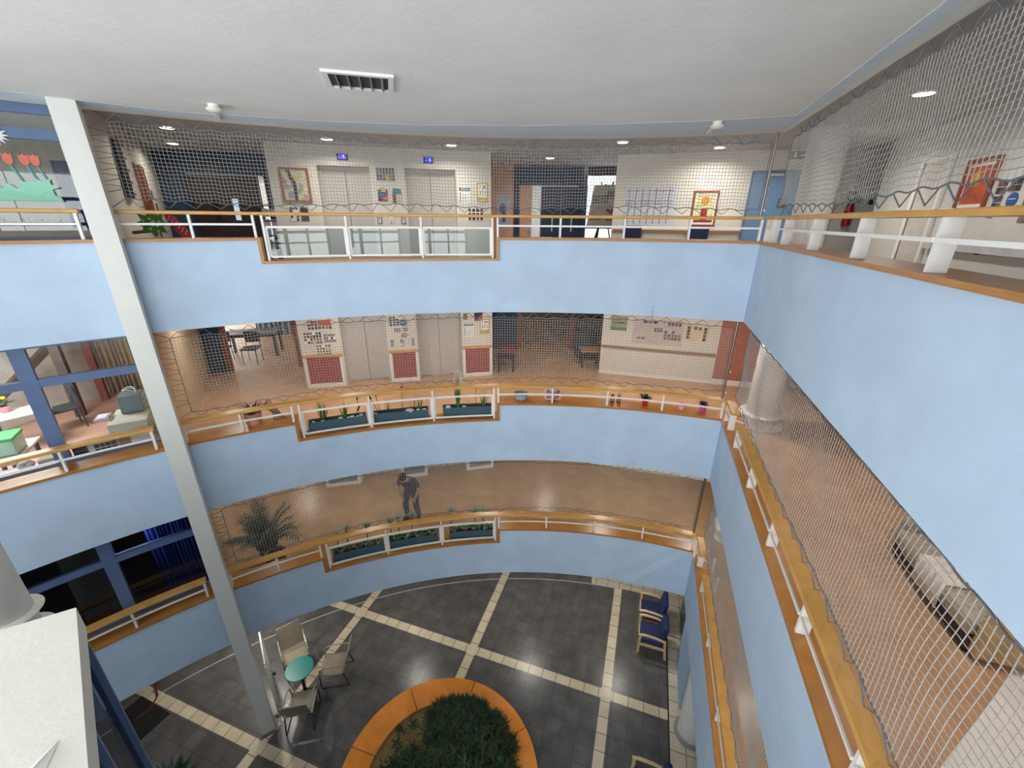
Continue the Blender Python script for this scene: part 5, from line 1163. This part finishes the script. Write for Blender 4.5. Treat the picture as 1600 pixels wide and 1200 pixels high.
# table and garden chairs
t = thing('garden_table', 'small round teal table on a dark pedestal beside the white post', 'table', (-4.67, 6.27, G))
MB().lathe((-4.67, 6.27, G), [(.001,.7),(.285,.7),(.295,.712),(.285,.722),(.001,.722)], 40).build('table_top', mat('teal_enamel', (18,140,134), .35, var=.02), t, smooth=True)
MB().lathe((-4.67, 6.27, G), [(.03,.03),(.025,.7)], 12).build('pedestal', BLACK, t)
for i in range(3): a = i*2.1; MB().beam((-4.67, 6.27, G+.03), (-4.67+.28*cos(a), 6.27+.28*sin(a), G+.015), .05, .025).build('foot', BLACK, t)
def garden_chair(label):
    t = thing('garden_chair', label, 'garden chair', (0,0,0), 'taupe garden chairs around the teal table')
    SL = mat('taupe_sling', (160,148,130), .8, var=.05); FR = mat('champagne_frame', (178,170,156), .35, metal=.3)
    MB().add([(-.23,-.2,.39),(.23,-.2,.39),(.23,.24,.42),(-.23,.24,.42),(-.23,-.2,.375),(.23,-.2,.375),(.23,.24,.405),(-.23,.24,.405)], [(0,1,2,3),(7,6,5,4),(0,4,5,1),(1,5,6,2),(2,6,7,3),(3,7,4,0)]).build('seat', SL, t)
    MB().add([(-.23,-.21,.42),(.23,-.21,.42),(.23,-.36,.92),(-.23,-.36,.92),(-.23,-.225,.415),(.23,-.225,.415),(.23,-.375,.915),(-.23,-.375,.915)], [(0,1,2,3),(7,6,5,4),(0,4,5,1),(1,5,6,2),(2,6,7,3),(3,7,4,0)]).build('backrest', SL, t)
    m = MB()
    for x in (-.25,.25): m.tube([(x,.26,.42),(x,-.2,.385),(x,-.24,.44),(x,-.38,.94)], .013, 7)
    m.tube([(-.25,-.38,.94),(.25,-.38,.94)], .013, 7); m.tube([(-.25,.26,.42),(.25,.26,.42)], .013, 7); m.build('seat_frame', FR, t)
    for x in (-.27,.27):
        MB().tube([(x,-.3,.66),(x,-.1,.68),(x,.15,.66),(x,.25,.6),(x,.28,.4)], .016, 7).build('armrest', FR, t)
        MB().tube([(x,.28,.4),(x,.28,.03),(x,.26,.013)], .013, 7).build('leg', CHAR, t)
        MB().tube([(x,-.22,.41),(x,-.28,.2),(x,-.32,.013)], .013, 7).build('leg', CHAR, t)
        MB().tube([(x,.28,.016),(x,-.32,.016)], .011, 6).build('runner', CHAR, t)
    return t
gc = garden_chair('taupe garden chair behind the teal table, nearest the white lattice screen'); put(gc, (-5.12, 6.86, G), rad(-143))
dup(gc, (-4.05, 6.6, G), rad(100), 'taupe garden chair turned sideways right of the teal table')
dup(gc, (-4.42, 5.72, G), rad(12), 'taupe garden chair in front of the teal table with its back to us')
# blue armchairs
def armchair(label):
    t = thing('armchair', label, 'armchair', (0,0,0), 'navy armchairs with beech arms')
    NV = mat('navy_upholstery', (36,44,92), .75, var=.05); BE = mat('pale_beech', (206,178,136), .45, var=.06)
    MB().box((0,.04,.4), (.5,.5,.12)).build('seat', NV, t, bevel=.03)
    MB().box((0,-.24,.68), (.5,.13,.5), M=Matrix.Rotation(rad(10), 3, 'X')).build('backrest', NV, t, bevel=.045)
    for x in (-.29,.29):
        MB().tube([(x,.34,.6),(x,.2,.63),(x,-.05,.62),(x,-.3,.56)], [.03,.034,.032,.026], 8).build('armrest', BE, t)
        MB().box((x,.3,.29), (.045,.06,.58)).build('leg', BE, t, bevel=.006)
        MB().beam((x,-.34,.0), (x,-.27,.6), .045, .06, up=(0,1,0)).build('leg', BE, t)
        MB().box((x,0,.3), (.035,.56,.06)).build('side_rail', BE, t)
    MB().box((0,.3,.31), (.54,.03,.06)).build('front_rail', BE, t)
    return t
a = armchair('navy armchair with beech arms, near one of the pair by the right wall'); rz = math.atan2(.952, .306)-PI/2+PI/2+0
f = math.atan2(.306, -.952)-PI/2
put(a, (3.57, 7.42, G), f); dup(a, (3.79, 8.1, G), f, 'navy armchair with beech arms, far one of the pair by the glass door')
dup(a, (2.57, 4.36, G), f, 'navy armchair only partly in view at the bottom edge')
# lattice screen
t = thing('lattice_screen', 'white rounded panel screen with cut-out shapes standing beside the white post', 'screen', (-5.35, 6.1, G))
w = WF((-5.66, 6.68), (-4.92, 5.68)); m = MB(); nx, nz = 40, 60; H = 1.45
holes = [(.3,1.05,.07,.16),(.42,.85,.08,.1),(.25,.78,.06,.08),(.5,1.1,.05,.1),(.55,.65,.05,.05),(.35,.58,.035,.04),(.6,.9,.04,.05),(.48,.48,.03,.03),(.62,.5,.02,.02),(.16,1.12,.04,.07)]
for i in range(nx):
    for j in range(nz):
        u = (i+.5)/nx*w.L; zz = (j+.5)/nz*H
        if zz > H-.25 and ((max(0, abs(u-w.L/2)-(w.L/2-.25))/.25)**2+((zz-H+.25)/.25)**2) > 1 and abs(u-w.L/2) > w.L/2-.25: continue
        if any(((u-a_)/c_)**2+((zz-b_)/d_)**2 < 1 for a_, b_, c_, d_ in holes): continue
        w.box(m, i/nx*w.L, (i+1)/nx*w.L, G+.04+j/nz*H, G+.04+(j+1)/nz*H, -.015, .015)
o = m.build('panel', mat('screen_white', (226,222,206), .6, var=.02), t)
for u in (.08, w.L-.1): m = MB(); w.box(m, u, u+.05, G, G+.045, -.08, .1); m.build('foot', BLACK, t)
m = MB().tube([(-8.0,5.6,G+.01),(-7.85,5.85,G+.012),(-7.9,6.1,G+.012),(-8.05,6.25,G+.05),(-8.15,6.5,G+.03),(-8.3,6.7,G+.01)], .018, 7)
m.build('red_hose', mat('dark_red_rubber', (110,34,30), .5), None, 'dark red hose lying over the cream band at the far left', 'hose', smooth=True)
m = MB().prism([(-8.5,5.55),(-7.6,5.2),(-7.35,5.75),(-8.25,6.1)], G, G+.012); m.build('door_mat', mat('black_mat', (34,32,32), .95), None, 'black mat on the slate floor at the far left', 'mat')
pot_plant('dark leafy plant at the bottom left of the hall floor', -6.15, 4.3, G, .2, .4, CHAR, 120, L=.5, name='floor_plant')
# ------------------------------------------------------------------ near left: glazed bay roof, column with collars, folded paper
BZ = -2.6; A_ = Vector((-3.1,2.17)); e1 = Vector((.72,-.69)).normalized(); e2 = Vector((-.88,-.47)).normalized()
B_ = A_+e1*2.4; C_ = A_+e2*4.2; D_ = B_+e2*4.2  # bay length beyond view extended to shade the lowest left parapet
ROOF = mat('bay_roof_white', (226,222,212), .8, var=.012, scale=3, bump=.12, bscale=25)
struct(MB().prism([A_[:], B_[:], D_[:], C_[:]], BZ-.2, BZ), 'roof', ROOF, 'white flat roof of the glazed bay at the bottom left')
bw = WF(A_[:], B_[:]); m = MB()
wq = WF(C_[:], A_[:])
sgn = 1 if bw.n.dot(Vector((1,1,0))) > 0 else -1
def bx(mb, w, t0, t1, z0, z1, d0, d1, mi=0): w.box(mb, t0, t1, z0, z1, min(d0*sgn, d1*sgn), max(d0*sgn, d1*sgn), mi)
for u in (.01, .85, 1.6, 2.33): bx(m, bw, u, u+.035, GND, BZ-.2, -.09, -.02)
for z_ in (BZ-.28, BZ-2.6, -6.5, -8.5): bx(m, bw, 0, 2.4, z_, z_+.08, -.085, -.035)
fb = struct(m, 'window_7', WFRAME, 'blue window frames below the white bay roof')
g = MB(); bx(g, bw, .05, 2.38, GND+.02, BZ-.2, -.066, -.058); g.build('glass_pane', glass('bay_glass', (205,212,220), .3), fb)
ins = [A_+e1*.1+e2*.14, B_-e1*.02+e2*.14, D_-e2*.02, C_-e2*.02]
m = MB()
for i in range(4): m.beam((*ins[i], (GND+BZ)/2-.105), (*ins[(i+1) % 4], (GND+BZ)/2-.105), .06, BZ-GND-.21)
struct(m, 'wall_bay', mat('bay_wall', (96,100,112), .8, var=.25, scale=1.5), 'walls of the glazed bay at the bottom left')
t = thing('collared_column', 'thick round white column with two ring collars behind the white bay roof', 'column', (-5.44, 3.25, GND))
MB().lathe((-5.44, 3.25, 0), [(.205, GND), (.205, CZ)], 40).build('shaft', WHITEP, t, smooth=True)
for z_, r in ((-4.0,.285),(-4.3,.3)): MB().lathe((-5.44, 3.25, z_), [(.206,-.05),(r-.03,-.05),(r,-.025),(r-.03,0),(.206,0)], 40).build('collar', mat('collar_cream', (222,216,204), .5), t, smooth=True)
pa = Vector((-2.42, 1.225))
m = MB(); M3 = Matrix.Rotation(.35, 3, 'Z'); P3 = lambda a, b, c: Vector((pa.x, pa.y, BZ+.002))+M3 @ Vector((a, b, c))
m.add([P3(-.1,-.16,0), P3(.09,-.1,.0), P3(.07,.12,.004), P3(.045,-.04,.05), P3(.02,-.13,.04)], [(0,4,3,2),(4,1,2,3),(0,1,2),(0,1,4)])
m.build('folded_paper', PAPER, None, 'folded white paper dart lying on the white bay roof', 'paper')
# ------------------------------------------------------------------ light and camera
for x, y, z, e in LTS: lamp(x, y, z, 12 if x < -5 else 26)
for x, y in ((-6.3,8.6),(-3.6,8.7),(-.6,9.1),(2.4,9.0),(4.6,8.4),(5.0,5.6),(4.2,3.0),(3.6,.5),(-7.2,12.2),(1.2,12.2)):
    lamp(x, y, SOF[0]-.02, 9 if y > 12 else 22 if x < -6 else 32 if x < 3 or y > 8 else 17); lamp(x, y, SOF[1]-.02, 21)
for x, y in ((-5.6,6.9),(-2.6,8.1),(.6,8.4),(3.0,8.0)): lamp(x, y, SOF[2]-.02, 16)
lamp(-8.6, 6.3, SOF[0]-.02, 140, 1.2, (1,.97,.95)); lamp(-9.0, 6.3, GC-.05, 16, .8, (1,.97,.95)); lamp(-6.25, 5.4, SOF[1]-.03, 5, .1); lamp(-6.4, 7.5, SOF[2]-.02, 20, .12)  # all but the last are added lights brightening the left rooms and blue curtain
lamp(1.0, 14.5, GC-.1, 8); lamp(-7.5, 13.5, GC-.1, 3)
w = bpy.data.worlds.new('World'); SC.world = w; w.use_nodes = True
bg = w.node_tree.nodes['Background']; bg.inputs[0].default_value = (.93, .97, 1.0, 1); bg.inputs[1].default_value = 8.5
pl = bpy.data.lights.new('sky_portal', 'AREA'); pl.shape = 'RECTANGLE'; pl.size = 9.7; pl.size_y = CZ+5.4; pl.cycles.is_portal = True
po = bpy.data.objects.new('sky_portal', pl); COL.objects.link(po); po.location = (-3.7, -4.75, (CZ-5.4)/2); po.rotation_euler = (rad(90), 0, 0)
pl = bpy.data.lights.new('sky_portal', 'AREA'); pl.shape = 'RECTANGLE'; pl.size = 3.6; pl.size_y = 7; pl.cycles.is_portal = True
po = bpy.data.objects.new('sky_portal', pl); COL.objects.link(po); po.location = (-8.7, -1.2, (CZ-2.4)/2); po.rotation_euler = (0, rad(-90), 0)
cam = bpy.data.cameras.new('camera'); co = bpy.data.objects.new('camera', cam); COL.objects.link(co)
cam.sensor_fit = 'HORIZONTAL'; cam.sensor_width = 36; cam.lens = 650/1600*36; cam.clip_start = .05
p, r = rad(21.5), rad(-.5)
X = Vector((1,0,0)); Dn = Vector((0,-sin(p),-cos(p))); F = Vector((0,cos(p),-sin(p)))
xr = X*cos(r)-Dn*sin(r)*-1*-1 if 0 else X*cos(r)+Dn*sin(r); dn = -X*sin(r)+Dn*cos(r)
m3 = Matrix((xr, -dn, -F)).transposed(); co.matrix_world = m3.to_4x4()
SC.camera = co
vs_ = SC.view_settings; vs_.view_transform = 'Standard'; vs_.look = 'None'; vs_.exposure = 0.; vs_.gamma = 1; vs_.use_curve_mapping = False
try: SC.cycles.use_denoising = True; SC.cycles.max_bounces = 8; SC.cycles.transparent_max_bounces = 16; SC.cycles.sample_clamp_indirect = 6
except Exception: pass
